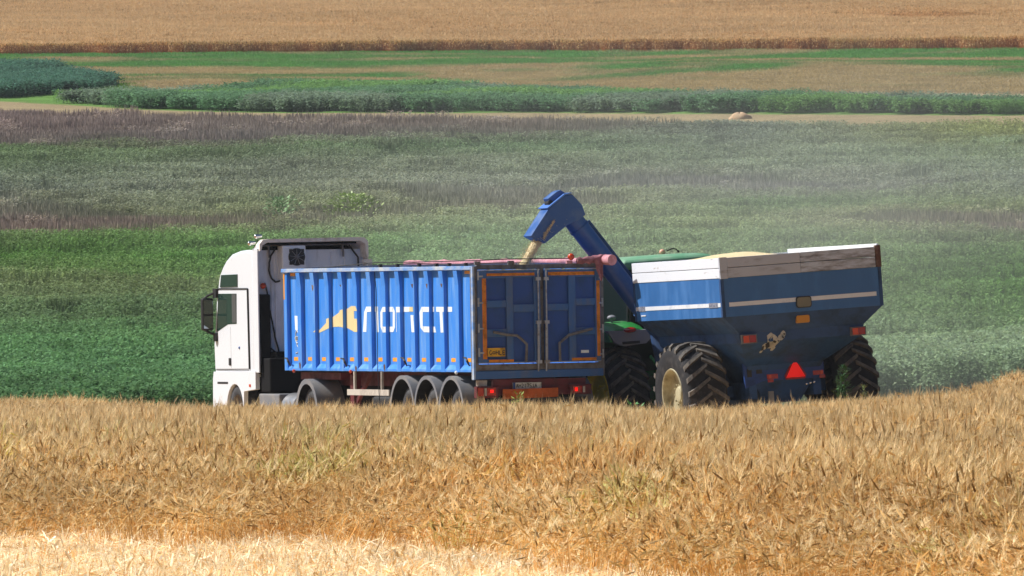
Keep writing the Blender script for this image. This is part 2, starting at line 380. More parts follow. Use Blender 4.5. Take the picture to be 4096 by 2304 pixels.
def lodged_tuft(size, n):
    """stalks pushed over one way, sides showing"""
    t = Tuft()
    for i in range(n):
        x, y = rnd.uniform(-size / 2, size / 2), rnd.uniform(-size / 2, size / 2)
        a = rnd.gauss(0, .35); L = rnd.uniform(.5, .75); e = rnd.uniform(.5, 1.15)
        d = Vector((math.cos(a) * math.cos(e), math.sin(a) * math.cos(e), math.sin(e)))
        p0 = Vector((x, y, 0)); p1 = p0 + d * L * .6; p2 = p0 + d * L + Vector((0, 0, -.06 * L))
        t.strip([p0, p1, p2], [.003, .003, .0022], vary(C_STALK, .25), (-d.y, d.x, .2))
        q = (d + Vector((0, 0, -.6))).normalized(); s = Vector((-d.y, d.x, 0)).normalized()
        t.strip([p2, p2 + q * .045, p2 + q * .09], [.004, .009, .003], vary(C_EAR, .2), s)
        for k in range(4):
            g = (q + Vector((rnd.uniform(-.3, .3), rnd.uniform(-.3, .3), rnd.uniform(-.2, .3)))).normalized()
            t.poly([p2 + q * .08 - s * .003, p2 + q * .08 + s * .003, p2 + q * .08 + g * rnd.uniform(.08, .14)], vary(C_AWN, .15))
    return t

def straw_tuft(size, n):
    t = Tuft()
    for i in range(n):
        x, y = rnd.uniform(-size / 2, size / 2), rnd.uniform(-size / 2, size / 2)
        up = rnd.random() < .22; a = rnd.uniform(0, 6.28)
        e = rnd.uniform(.7, 1.5) if up else rnd.uniform(-.05, .45)
        L = rnd.uniform(.05, .17) if up else rnd.uniform(.04, .2)
        d = Vector((math.cos(a) * math.cos(e), math.sin(a) * math.cos(e), math.sin(e)))
        p = Vector((x, y, rnd.uniform(0, .07) if not up else 0))
        sa = rnd.uniform(0, 6.28); s = Vector((math.cos(sa), math.sin(sa), rnd.uniform(-.5, .5)))
        w_ = rnd.choice([.0018, .003, .0045]) if rnd.random() < .94 else .011
        c = vary(tuple(lin([252, 240, 208]) if rnd.random() < .65 else lin([224, 186, 128])), .12)
        t.strip([p, p + d * L * .5 + Vector((0, 0, .01)), p + d * L], [w_, w_, w_ * .6], c, s)
    return t

def leafy_tuft(size, n, h, leaf=(.17, .045)):
    t = Tuft()
    for i in range(n):
        x, y = rnd.uniform(-size / 2, size / 2), rnd.uniform(-size / 2, size / 2); hh = h * rnd.uniform(.7, 1.15)
        base = vary((1, 1, 1), .16)
        t.strip([(x, y, 0), (x + rnd.uniform(-.05, .05), y, hh)], [.006, .003], tuple(.7 * c for c in base), (1, 0, 0))
        for k in range(8):
            z = hh * (1 - (k / 8) ** 1.5 * .85); a = rnd.uniform(0, 6.28); e = rnd.uniform(-.3, .9); L = leaf[0] * rnd.uniform(.7, 1.3)
            d = Vector((math.cos(a) * math.cos(e), math.sin(a) * math.cos(e), math.sin(e)))
            s = Vector((-math.sin(a), math.cos(a), rnd.uniform(-.5, .5))); p = Vector((x, y, z))
            t.strip([p, p + d * L * .5, p + d * L + Vector((0, 0, -.3 * L))], [.008, leaf[1], .004], vary(base, .15), s)
    return t

def reed_tuft(size, n, h, head):
    t = Tuft()
    for i in range(n):
        x, y = rnd.uniform(-size / 2, size / 2), rnd.uniform(-size / 2, size / 2); hh = h * rnd.uniform(.6, 1.1)
        a = rnd.uniform(0, 6.28); ln = rnd.uniform(0, .14); base = vary((1, 1, 1), .2)
        p2 = (x + math.cos(a) * ln, y + math.sin(a) * ln, hh); s = (math.cos(a + 1.3), math.sin(a + 1.3), 0)
        t.strip([(x, y, 0), (x + math.cos(a) * ln * .3, y + math.sin(a) * ln * .3, hh * .6), p2], [.010, .012, .004], base, s)
        if rnd.random() < .75:
            q = rnd.uniform(0, 3.14); s2 = (math.cos(q), math.sin(q), 0)
            t.strip([(p2[0], p2[1], hh * .8), (p2[0], p2[1], hh * .97), (p2[0] + .02, p2[1], hh * 1.18)], [.006, .018, .004], vary(head, .15), s2)
    return t

def plant_mat(name, transl=.3, rough=.6, spec=.25):
    m = bpy.data.materials.new(name); m.use_nodes = True; n = m.node_tree; L = n.links; b = n.nodes['Principled BSDF']; out = n.nodes['Material Output']
    a1 = n.nodes.new('ShaderNodeAttribute'); a1.attribute_name = 'col'
    a2 = n.nodes.new('ShaderNodeAttribute'); a2.attribute_type = 'INSTANCER'; a2.attribute_name = 'tint'
    mu = n.nodes.new('ShaderNodeVectorMath'); mu.operation = 'MULTIPLY'
    L.new(a1.outputs['Color'], mu.inputs[0]); L.new(a2.outputs['Color'], mu.inputs[1])
    L.new(mu.outputs[0], b.inputs['Base Color']); b.inputs['Roughness'].default_value = rough; b.inputs['Specular IOR Level'].default_value = spec
    tr = n.nodes.new('ShaderNodeBsdfTranslucent'); L.new(mu.outputs[0], tr.inputs[0])
    mx = n.nodes.new('ShaderNodeMixShader'); mx.inputs[0].default_value = transl
    L.new(b.outputs[0], mx.inputs[1]); L.new(tr.outputs[0], mx.inputs[2]); L.new(mx.outputs[0], out.inputs[0])
    return m

def scatter(name, tufts, pos, pick, rot, scl, tint, material, label, cat=None, kind='stuff', group=None):
    """one object: its own tufts, set out over its own points"""
    V = []; Fv = []; Ls = []; Lt = []; var = []; fc = []; n = 0; ls = 0
    for k, t in enumerate(tufts):
        V.append(np.array(t.v, float)); var.append(np.full(len(t.v), k))
        for f, c in zip(t.f, t.c):
            Fv += [i + n for i in f]; Ls.append(ls); Lt.append(len(f)); ls += len(f); fc.append((c[0], c[1], c[2], 1.0))
        n += len(t.v)
    N = len(pos); V.append(np.asarray(pos, float)); var.append(np.full(N, -1))
    V = np.concatenate(V); var = np.concatenate(var).astype(np.int32)
    me = bpy.data.meshes.new(name)
    me.vertices.add(len(V)); me.vertices.foreach_set('co', V.ravel())
    me.loops.add(len(Fv)); me.loops.foreach_set('vertex_index', np.array(Fv, np.int32))
    me.polygons.add(len(Ls)); me.polygons.foreach_set('loop_start', np.array(Ls, np.int32)); me.polygons.foreach_set('loop_total', np.array(Lt, np.int32))
    me.update()
    def att(nm, ty, arr, prop, pad):
        a = me.attributes.new(nm, ty, 'POINT'); full = np.zeros((len(V),) + arr.shape[1:], arr.dtype); full[n:] = arr
        a.data.foreach_set(prop, full.ravel())
    a = me.attributes.new('variant', 'INT', 'POINT'); a.data.foreach_set('value', var)
    att('pick', 'INT', np.asarray(pick, np.int32), 'value', 0)
    att('rot', 'FLOAT_VECTOR', np.asarray(rot, np.float32), 'vector', 0)
    att('scl', 'FLOAT_VECTOR', np.asarray(scl, np.float32), 'vector', 0)
    t4 = np.concatenate([np.asarray(tint, np.float32), np.ones((N, 1), np.float32)], 1)
    att('tint', 'FLOAT_COLOR', t4, 'color', 0)
    a = me.attributes.new('col', 'FLOAT_COLOR', 'FACE'); a.data.foreach_set('color', np.array(fc, np.float32).ravel())
    me.materials.append(material)
    o = bpy.data.objects.new(name, me); COL.objects.link(o)
    g = bpy.data.node_groups.new(name, 'GeometryNodeTree')
    g.interface.new_socket('Geometry', in_out='INPUT', socket_type='NodeSocketGeometry'); g.interface.new_socket('Geometry', in_out='OUTPUT', socket_type='NodeSocketGeometry')
    N_ = g.nodes; L = g.links; gi = N_.new('NodeGroupInput'); go = N_.new('NodeGroupOutput')
    def named(nm, ty):
        q = N_.new('GeometryNodeInputNamedAttribute'); q.data_type = ty; q.inputs['Name'].default_value = nm; return q.outputs['Attribute']
    va = named('variant', 'INT'); join = N_.new('GeometryNodeJoinGeometry')
    def sep(k):
        c = N_.new('FunctionNodeCompare'); c.data_type = 'INT'; c.operation = 'EQUAL'; L.new(va, c.inputs['A'] if c.inputs['A'].type == 'INT' else c.inputs[2])
        ins = [i for i in c.inputs if i.type == 'INT']; L.new(va, ins[0]); ins[1].default_value = k
        s = N_.new('GeometryNodeSeparateGeometry'); s.domain = 'POINT'; L.new(gi.outputs[0], s.inputs[0]); L.new(c.outputs[0], s.inputs[1]); return s.outputs[0]
    for k in range(len(tufts)):
        gg = N_.new('GeometryNodeGeometryToInstance'); L.new(sep(k), gg.inputs[0]); L.new(gg.outputs[0], join.inputs[0])
    iop = N_.new('GeometryNodeInstanceOnPoints'); L.new(sep(-1), iop.inputs['Points']); L.new(join.outputs[0], iop.inputs['Instance'])
    iop.inputs['Pick Instance'].default_value = True; L.new(named('pick', 'INT'), iop.inputs['Instance Index'])
    er = N_.new('FunctionNodeEulerToRotation'); L.new(named('rot', 'FLOAT_VECTOR'), er.inputs[0]); L.new(er.outputs[0], iop.inputs['Rotation'])
    L.new(named('scl', 'FLOAT_VECTOR'), iop.inputs['Scale']); L.new(iop.outputs[0], go.inputs[0])
    md = o.modifiers.new('set_out', 'NODES'); md.node_group = g
    return tag(o, label, cat, group, kind)

def grid_points(y0, y1, cell, margin=1.1, pad=3.0):
    ys = np.arange(y0, y1, cell); P = []
    for y in ys:
        hw = 2048 / 44000 * y * margin + pad; x = np.arange(-hw, hw, cell); P.append(np.stack([x, np.full(len(x), y)], 1))
    P = np.concatenate(P); P += rng.uniform(-cell / 2, cell / 2, P.shape); return P

# ---- standing wheat
m_wheat = plant_mat('ripe_wheat', .3, .55)
P = grid_points(58, 272, .44)
x, y = P[:, 0], P[:, 1]
keep = (y > near_edge(x) - 7 * rng.random(len(x)) ** 3.2) & (y < back_edge(x)); P = P[keep]; x, y = P[:, 0], P[:, 1]
edge = y - near_edge(x)
ln = noise2(x, y, 4.5, 31) + .25 * noise2(x, y, 1.5, 33)
lodged = (ln > .70) & (edge < 30) | ((edge < 16) & (x > 2.2) & (ln > .45)) | (edge < .3) | ((edge < 12) & (noise2(x, y, .9, 35) > .5)) | (rng.random(len(x)) < .12) & (edge < 40)
N = len(P)
pick = rng.integers(0, 10, N); pick = np.where(lodged, 10 + rng.integers(0, 4, N), pick)
rz = rng.uniform(0, 2 * math.pi, N); rz = np.where(lodged, noise2(x, y, 6, 50) * 5 - 1.0 + rng.normal(0, .3, N), rz)
tilt = np.where(edge < 26, .24, .07)
rot = np.stack([rng.normal(0, 1, N) * tilt, rng.normal(0, 1, N) * tilt, rz], 1)
gap = np.exp(-((x + 2.17) ** 2 / .18 + (y - 194) ** 2 / 40)) + np.exp(-((x - .66) ** 2 / .06 + (y - 193) ** 2 / 40)) * .8
ramp = .52 + .48 * np.clip(edge / 9 + .5 * (noise2(x, y, .8, 64) - .5), 0, 1)
hs = ramp * np.interp(y, [130, 185], [1, .80]) * (.93 + .16 * noise2(x, y, 3.1, 60) + .24 * (noise2(x, y, .9, 61) - .3)) * (1 - .4 * gap) * (1 - .12 * np.clip((x + 1) / 8, 0, 1) * (y > 185) * (y < 200))
scl = np.stack([np.ones(N), np.ones(N), hs], 1)
k1 = noise2(x, y, 5, 70); k2 = noise2(x, y, 1.2, 71)
base = np.array([.98, .97, .90])[None] * (.88 + .34 * k1 + .34 * (k2 - .5))[:, None]
warm = np.clip((ln - .55) * 1.5, 0, 1) * np.clip((26 - edge) / 14, 0, 1)
base = base * (1 - warm[:, None] * np.array([.0, .12, .34])[None])
green = np.clip((noise2(x, y * .6, .9, 90) - .72) * 4, 0, 1) * np.clip((34 - edge) / 14, 0, 1) * (rng.random(N) < .6)
base = base * (1 - green[:, None] * np.array([.26, .04, .40]))
scatter('wheat_field', [wheat_tuft(.5, 46, 1.08, .58, .11) for _ in range(10)] + [lodged_tuft(.6, 62) for _ in range(4)],
        np.stack([x, y, terrain(x, y)], 1), pick, rot, scl, base, m_wheat, 'ripe golden barley standing before the truck and the grain cart')
# ---- cut straw in front
P = grid_points(50, 107, .42); x, y = P[:, 0], P[:, 1]; keep = y < near_edge(x) + .4; P = P[keep]; x, y = P[:, 0], P[:, 1]; N = len(P)
rot = np.stack([rng.normal(0, .05, N), rng.normal(0, .05, N), rng.uniform(0, 6.28, N)], 1)
scatter('straw_stubble', [straw_tuft(.55, 160) for _ in range(7)], np.stack([x, y, terrain(x, y)], 1), rng.integers(0, 7, N), rot,
        np.ones((N, 3)) * rng.uniform(.8, 1.25, (N, 1)), np.ones((N, 3)) * (.80 + .55 * noise2(x, y, .8, 4) + .15 * noise2(x, y, 3, 14))[:, None] * np.array([1, .98, .93]), plant_mat('cut_straw', .25, .4, .5),
        'pale bleached cut straw lying along the near edge of the barley')
# ---- stubble where the vehicles stand
P = grid_points(194, 236, .6); x, y = P[:, 0], P[:, 1]; keep = y > back_edge(x) + .3; P = P[keep]; x, y = P[:, 0], P[:, 1]; N = len(P)
rot = np.stack([np.zeros(N), np.zeros(N), rng.uniform(0, 6.28, N)], 1)
scatter('trampled_stubble', [straw_tuft(.7, 60) for _ in range(4)], np.stack([x, y, terrain(x, y)], 1), rng.integers(0, 4, N), rot,
        np.ones((N, 3)), np.ones((N, 3)) * .7, plant_mat('dusty_stubble', .2, .7), 'dusty trampled stubble under and behind the vehicles')

# ---- rough green valley between the stubble and the track
ROWS = [420, 480, 540, 600, 680, 760, 840, 900, 960, 1050, 1150, 1250, 1400, 1500, 1600]
COLS = [0, 1024, 2048, 3072, 4096]
TAB = np.array([
 [(112,103,108),(108,104,106),(112,108,108),(96,112,104),(90,105,82)],
 [(112,103,108),(108,104,106),(112,108,108),(96,112,104),(90,105,82)],
 [(104,100,102),(98,98,102),(92,102,95),(92,106,108),(104,116,76)],
 [(72,96,68),(75,96,76),(78,106,84),(98,114,108),(98,118,100)],
 [(82,100,90),(90,103,98),(94,110,100),(104,121,114),(98,116,108)],
 [(86,99,98),(94,106,102),(107,119,119),(114,121,126),(98,112,112)],
 [(94,99,96),(94,109,88),(114,119,114),(86,116,84),(95,113,84)],
 [(107,99,100),(106,101,98),(104,123,104),(106,124,98),(116,112,112)],
 [(76,98,66),(76,112,66),(98,126,102),(98,122,94),(92,112,88)],
 [(60,98,46),(64,108,52),(98,124,102),(92,116,88),(76,108,68)],
 [(86,104,76),(84,106,72),(92,112,90),(84,110,76),(60,100,48)],
 [(70,96,70),(70,98,70),(80,104,76),(84,108,82),(74,110,66)],
 [(68,110,74),(66,106,72),(76,104,72),(98,120,104),(98,124,104)],
 [(64,104,74),(60,100,70),(76,104,72),(98,120,104),(100,128,108)],
 [(54,90,60),(56,92,62),(70,96,66),(96,116,100),(98,122,104)]], float)
TABL = lin(TAB); _g = TABL.mean(-1, keepdims=True); TABL = (TABL * .82 + _g * .18) * np.array([1.12, 1.02, .76])
def crop_colour(px, py):
    px = np.clip(px, 0, 4096)
    i = np.clip(np.searchsorted(ROWS, py) - 1, 0, len(ROWS) - 2); f = np.clip((py - np.array(ROWS)[i]) / (np.array(ROWS)[i + 1] - np.array(ROWS)[i]), 0, 1)
    j = np.clip((px // 1024).astype(int), 0, 3); g = (px - j * 1024) / 1024; f = f[:, None]; g = g[:, None]
    return (TABL[i, j] * (1 - f) + TABL[i + 1, j] * f) * (1 - g) + (TABL[i, j + 1] * (1 - f) + TABL[i + 1, j + 1] * f) * g

P = grid_points(236, 640, 1.12); x, y = P[:, 0], P[:, 1]; z = terrain(x, y); px = bearing(x, y); pyg = height_line(z, y)
keep = ((pyg > track_bot(px) + 68 - 14 * noise2(x, y, 3, 88)) ) & ~((x > 7) & (y < 274)) ; P = P[keep]; x, y, z, px = x[keep], y[keep], z[keep], px[keep]; N = len(P)
pc = height_line(z + .75, y) + 60 * (noise2(x, y * .4, 16, 3) - .5) + 30 * (noise2(x, y, 4, 7) - .5)
c = crop_colour(px + 500 * (noise2(x, y, 30, 13) - .5), pc)
K_GREEN = 2.0
c = c * K_GREEN * (.78 + .44 * noise2(x, y, 2.6, 12) + .2 * (rng.random(N) - .5))[:, None]
purple = (c[:, 0] > c[:, 1] * .93); c = np.where(purple[:, None], c * np.array([1.06, 1.04, 1.12]), c)
reedy = np.where(purple, rng.random(N) < .985, rng.random(N) < np.clip((y - 250) / 160, .04, .6))
rotz = rng.uniform(0, 6.28, N)
def part(sel, name, tufts, mat_, label, hscale, K=1.0):
    n = sel.sum(); h = hscale * (.8 + .45 * noise2(x[sel], y[sel], 5, 44))
    scatter(name, tufts, np.stack([x[sel], y[sel], z[sel]], 1), rng.integers(0, len(tufts), n), np.stack([np.zeros(n), np.zeros(n), rotz[sel]], 1),
            np.stack([np.full(n, 1.0), np.full(n, 1.0), h], 1), c[sel] * K, mat_, label)
m_leaf = plant_mat('green_leaves', .35, .65, .12); m_reed = plant_mat('dry_reeds', .3, .7, .1)
part(~reedy, 'leafy_crop', [leafy_tuft(1.35, 76, .95, (.145, .036)) for _ in range(6)], m_leaf, 'dense leafy green crop filling the valley behind the vehicles', 1.0, 1.10)
part(reedy, 'tall_weeds', [reed_tuft(1.35, 150, .85, (1.02, 1.0, 1.03)) for _ in range(5)], m_reed, 'tall weeds with dull purple heads across the valley', .92, .92)

# ---- strip of tall dark growth beyond the track, and the blue green patch at its left end
P = grid_points(560, 790, 1.3, 1.1); x, y = P[:, 0], P[:, 1]; z = terrain(x, y); px = bearing(x, y); pyg = height_line(z, y)
strip = (pyg < track_top(px) - 4) & (pyg > bush_top(px) + 62) & (px > 200 + 250 * noise2(y, y * 0, 8, 2))
teal = (px < 545) & (pyg > teal_top(px) + 66) & (pyg < teal_bot(px)); strip &= ~teal
cs = lin([[82, 112, 86]]) * np.ones((len(P), 1)) ; cs = np.where((noise2(x, y, 11, 17) > .6)[:, None], lin([100, 116, 102])[None], cs); cs = np.where((noise2(x, y, 9, 18) > .68)[:, None], lin([92, 124, 76])[None], cs)
cs = cs * (.85 + .3 * noise2(x, y, 3, 19))[:, None] * 1.75 * np.array([1, 1, .88])
for sel, nm, lab, k in ((strip, 'tall_green_strip', 'long strip of tall dark green growth below the mown meadow', None), (teal, 'blue_green_patch', 'rounded patch of blue green leafy growth at the left edge', lin([66, 100, 82]) * 1.6)):
    n = sel.sum(); tt = cs[sel] if k is None else k[None] * (.75 + .5 * noise2(x[sel], y[sel], 2.5, 23))[:, None]
    hh = ((.62 if k is None else .65) + (.3 if k is None else .5) * noise2(x[sel], y[sel], 6, 24))
    scatter(nm, [leafy_tuft(2.0, 80, 1.0, (.22, .06)) for _ in range(4)] + [leafy_tuft(2.0, 60, 1.15, (.3, .03))], np.stack([x[sel], y[sel], z[sel]], 1), rng.integers(0, 5, n),
            np.stack([np.zeros(n), np.zeros(n), rng.uniform(0, 6.28, n)], 1), np.stack([np.ones(n), np.ones(n), hh], 1), tt, m_leaf, lab)
# ---- short grass of the mown meadow
P = grid_points(640, 850, 1.6, 1.1); x, y = P[:, 0], P[:, 1]; z = terrain(x, y); px = bearing(x, y); pyg = height_line(z, y)
keep = (pyg > wheat_edge_line(px) + 2) & (pyg < np.where(px < 545, teal_top(px) + 66, bush_top(px) + 66)); P = P[keep]; x, y, z = x[keep], y[keep], z[keep]; N = len(P)
gc = ground_colour(x, y) * 1.25
scatter('meadow_grass', [reed_tuft(2.0, 110, .2, (1.15, 1.1, .9)) for _ in range(4)], np.stack([x, y, z], 1), rng.integers(0, 4, N),
        np.stack([np.zeros(N), np.zeros(N), rng.uniform(0, 6.28, N)], 1), np.ones((N, 3)), gc, m_reed, 'short green and dry grass of the mown strip on the hillside')
# ---- the wheat on the hill
P = grid_points(800, 1160, 1.5, 1.08); x, y = P[:, 0], P[:, 1]; z = terrain(x, y); px = bearing(x, y); pyg = height_line(z, y)
keep = pyg < wheat_edge_line(px) + 1.5 * (noise2(x, y, 1.5, 2) - .5); P = P[keep]; x, y, z, pyg, px = x[keep], y[keep], z[keep], pyg[keep], px[keep]; N = len(P)
q = .9 + .14 * noise2(x * .4, y, 8, 41) + .12 * noise2(x, y, 2, 42)
lod = np.exp(-((px - 3700) / 190) ** 2 - ((height_line(z + .6, y) - 70) / 9) ** 2)
tc_ = np.array([1.0, .93, .86])[None] * q[:, None] * (1 - .25 * lod[:, None] * np.array([.4, 1, 1.6])[None])
scatter('hill_wheat', [wheat_tuft(1.8, 330, 2.6, .72, .09, tuple(lin([160, 116, 72]))) for _ in range(4)], np.stack([x, y, z], 1), rng.integers(0, 4, N),
        np.stack([np.zeros(N), np.zeros(N), rng.uniform(0, 6.28, N)], 1), np.stack([np.ones(N), np.ones(N), (.97 + .1 * noise2(x, y, 5, 43)) * (1 - .5 * lod)], 1), tc_, m_wheat,
        'ripe wheat covering the hillside at the top of the view')

# ---- single plants one can pick out
def leafy_shrub(name, label, cat, loc, h, wd, col, nl=260, leaf=(.16, .06), group=None, spiky=False):
    r = random.Random(int(loc[0] * 100) + 5); t = thing(name, label, cat, loc, (0, 0, r.uniform(0, 6)), group)
    st = MB(); lf = MB()
    for s in range(5):
        a = r.uniform(0, 6.28); q = wd * .35 * r.random()
        st.tube([(0, 0, -.05), (math.cos(a) * q * .5, math.sin(a) * q * .5, h * .5), (math.cos(a) * q, math.sin(a) * q, h * .9)], [.02 * h, .014 * h, .005], 5)
    for i in range(nl):
        zz = h * r.uniform(.08, 1.02); e = zz / h
        rad = wd * .5 * (math.sqrt(max(0, 1 - (2 * e - 1) ** 2 * .75)) if not spiky else (1.1 - e) ** .8) * r.uniform(.2, 1.1); a = r.uniform(0, 6.28)
        p = Vector((math.cos(a) * rad, math.sin(a) * rad, zz)); L = leaf[0] * r.uniform(.6, 1.3); el = r.uniform(-.3, .9)
        d = Vector((math.cos(a + r.uniform(-.7, .7)) * math.cos(el), math.sin(a + r.uniform(-.7, .7)) * math.cos(el), math.sin(el))); s_ = d.cross(Vector((r.uniform(-.4, .4), .1, 1))).normalized() * leaf[1] * .5
        lf.add([p, p + d * L * .5 + s_, p + d * L, p + d * L * .5 - s_], [(0, 1, 2, 3)])
    st.build('stem', mat(name + '_stem', (col[0] * .8, col[1] * .7, col[2] * .7, 1), .7), t)
    m = mat(name + '_leaf', (*col, 1), .5, dirt=tuple(c_ * 1.3 for c_ in col) + (1,), damt=.4, dscale=6, var=.3)
    b = m.node_tree.nodes['Principled BSDF']; b.inputs['Transmission Weight'].default_value = 0
    lf.build('foliage', m, t); return t
def at_px(px, y, dz=0.0): 
    xx = (px - 2048) * y / 44000; return (xx, y, float(terrain(xx, y)) + dz)
def y_for(px, py, h, lo, hi):
    for yy in np.arange(lo, hi, 1.0):
        xx = (px - 2048) * yy / 44000
        if height_line(float(terrain(xx, yy)) + h, yy) < py: return yy
    return hi
sh = 1.75
yb = y_for(1420, 905, .4, 330, 600)
leafy_shrub('bush', 'larger yellow green bush in the valley above the cab roof', 'bush', at_px(1415, yb), 1.6, 2.3, tuple(lin([122, 140, 78]) * 1.6), 1000, (.2, .1))
leafy_shrub('bush', 'smaller pale green bush left of the yellow green one', 'bush', at_px(1130, yb + 4), 1.4, 1.5, tuple(lin([108, 136, 92]) * 1.6), 500, (.2, .1))
leafy_shrub('bush', 'tiny yellow green bush in the grey weeds right of centre', 'bush', at_px(1815, y_for(1815, 715, .4, 430, 620)), .8, 1.1, tuple(lin([122, 140, 56]) * 1.5), 260, (.2, .1))
leafy_shrub('weed', 'tall dark green weed in front of the cart right wheel', 'weed', at_px(3372, 193.6), 1.2, .36, tuple(lin([44, 82, 40]) * 1.5), 420, (.12, .03), spiky=True)
leafy_shrub('weed', 'short green weed at the foot of the cart right wheel', 'weed', at_px(3455, 193.4), .85, .24, tuple(lin([96, 108, 62]) * 1.5), 160, (.1, .03), spiky=True)
leafy_shrub('weed', 'small broad green weed low in the barley below the truck', 'weed', at_px(1470, 155), .72, .34, tuple(lin([70, 122, 60]) * 1.6), 160, (.1, .05))
leafy_shrub('weed', 'green weed between the tractor wheel and the cart wheel', 'weed', at_px(2535, 194.0), .76, .42, tuple(lin([52, 108, 52]) * 1.5), 160, (.1, .05))
leafy_shrub('weed', 'yellow green weed in front of the orange bar of the trailer', 'weed', at_px(2072, 193.6), .9, .26, tuple(lin([112, 128, 52]) * 1.5), 120, (.12, .04))
yw = y_for(2960, 470, .1, 560, 700)
mo = MB(); rings = []
for k in range(7):
    e = k / 6; rr = math.cos(e * math.pi / 2) + .02
    rings.append([(math.cos(a) * .62 * rr * (1 + .12 * math.sin(3 * a + k)), math.sin(a) * .6 * rr, -.05 + .38 * math.sin(e * math.pi / 2) * (1 + .1 * math.sin(5 * a))) for a in [i * 2 * math.pi / 20 for i in range(20)]])
mo.loft(rings)
o = mo.build('soil_mound', mat('bare_tan_soil', srgb(196, 168, 134), .95, dirt=srgb(180, 142, 108), damt=.4, dscale=2, bump=.8, bscale=6), None, True)
o.location = at_px(2960, yw); tag(o, 'small bare tan mound of soil beside the far track', 'mound')
for i, (px_, yy, h, ln_, lab) in enumerate([(1690, 89.8, .30, .1, 'tallest bleached straw stem standing upright at the stubble edge'), (960, 93.5, .17, -.06, 'short bleached straw stem standing left of the tallest one'),
                                        (780, 91.5, .16, .05, 'thin bleached straw stem in the stubble at the left'), (2140, 84.5, .14, .06, 'short bleached straw stem low in the middle of the stubble')]):
    b = MB(); b.tube([(0, 0, -.02), (ln_ * .3, .01, h * .5), (ln_ * .5, 0, h)], [.010, .009, .006], 6)
    o = b.build('straw_stem', mat('bleached_straw', srgb(250, 244, 226), .5, dirt=srgb(215, 190, 150), damt=.3, dscale=30), None)
    o.location = at_px(px_, yy); tag(o, lab, 'straw stem', 'straw stems standing in the stubble')
# ------------------------------------------------------------------ vehicles
YAW = .3688
TR_ROT = (-.0036, -.0166, YAW)
CA_ROT = (-.0206, -.0694, YAW)
def world_of(loc, rot, p): return Vector(loc) + Euler(rot, 'XYZ').to_matrix() @ Vector(p)
TR_LOC = (0.5107, 200.0, 0.0); CA_LOC = (5.3851, 196.9, 0.0)

def road_wheel(parent, x_out, y, z, sgn=-1, R=.52, w_=.38, name='wheel', rim=None, tw=None):
    """x_out: outer sidewall plane; sgn -1 for a left wheel"""
    e = MB()
    i = -sgn
    prof = [(R * .55, .02 * i), (R * .6, 0), (R * .8, -.005 * i), (R * .93, .012 * i), (R * .985, .045 * i), (R, .08 * i), (R, (w_ - .08) * i), (R * .985, (w_ - .045) * i), (R * .92, (w_ - .01) * i), (R * .55, (w_ - .02) * i)]
    e.lathe(prof, (x_out, y, z), 44)
    t = e.build(name, M['rubber_dusty'], parent, True)
    r = MB(); r.lathe([(R * .56, .01 * i), (R * .54, .03 * i), (R * .5, .06 * i), (R * .42, .10 * i), (R * .34, .13 * i), (R * .27, .10 * i), (R * .2, .04 * i), (R * .12, .0 * i), (.002, 0 * i)], (x_out, y, z), 36)
    for k in range(10):
        a = k * math.pi / 5; r.tube([(x_out + .02 * i, y + math.cos(a) * R * .3, z + math.sin(a) * R * .3), (x_out + .11 * i, y + math.cos(a) * R * .3, z + math.sin(a) * R * .3)], .014, 6)
    r.build('rim', rim or M['rim_grey'], t, True)
    return t

def farm_wheel(parent, x_out, y, z, R, w_, sgn, rim_mat, rim_r, dish, n=24, up=1):
    """x_out outer face; carcass, chevron lugs and dished rim"""
    i = -sgn; Rc = R - .055
    e = MB(); prof = [(rim_r * 1.0, .05 * i), (rim_r * 1.04, .02 * i), (rim_r * 1.12, .01 * i), (Rc * .80, -.015 * i), (Rc * .9, .0 * i), (Rc * .96, .03 * i), (Rc * .995, .09 * i), (Rc + .01, w_ / 2 * i), (Rc * .995, (w_ - .09) * i), (Rc * .96, (w_ - .03) * i), (Rc * .9, w_ * i), (Rc * .8, (w_ + .015) * i), (rim_r * 1.05, (w_ - .02) * i), (rim_r, (w_ - .05) * i)]
    e.lathe(prof, (x_out, y, z), 64)
    t = e.build('wheel', M['rubber'], parent, True)
    lg = MB(); cx = x_out + i * w_ / 2
    for k in range(n * 2):
        side = 1 if k % 2 else -1; th0 = 2 * math.pi * k / (2 * n)
        secs = []
        for j in range(6):
            t_ = j / 5; xo = cx + side * (-.03 + t_ * (w_ / 2 + .035)); th = th0 - up * .30 * t_
            rt = R - .012 * t_ ** 2 - (.05 if j == 5 else 0); rb = Rc - .02 - (.06 if j == 5 else 0); hw = (.030 + .012 * t_) / R
            def pt(r_, a): return (xo, y - r_ * math.cos(a), z + r_ * math.sin(a))
            secs.append([pt(rb, th - hw * 1.35), pt(rb, th + hw * 1.35), pt(rt, th + hw), pt(rt, th - hw)])
        lg.loft(secs)
    lg.build('lugs', M['lug'], t)
    r = MB(); r.lathe([(rim_r * 1.06, .03 * i), (rim_r * 1.03, .0), (rim_r * .98, .01 * i), (rim_r * .95, .06 * i), (rim_r * .92, dish * i), (rim_r * .5, (dish + .03) * i), (rim_r * .32, dish * i), (rim_r * .28, (dish - .04) * i), (rim_r * .14, (dish - .05) * i), (.002, (dish - .05) * i)], (x_out, y, z), 48)
    for k in range(10):
        a = k * math.pi / 5; xa = x_out + (dish - .01) * i; r.tube([(xa - .03 * i, y + math.cos(a) * rim_r * .41, z + math.sin(a) * rim_r * .41), (xa + .03 * i, y + math.cos(a) * rim_r * .41, z + math.sin(a) * rim_r * .41)], .016, 6)
    r.build('rim', rim_mat, t, True)
    return t

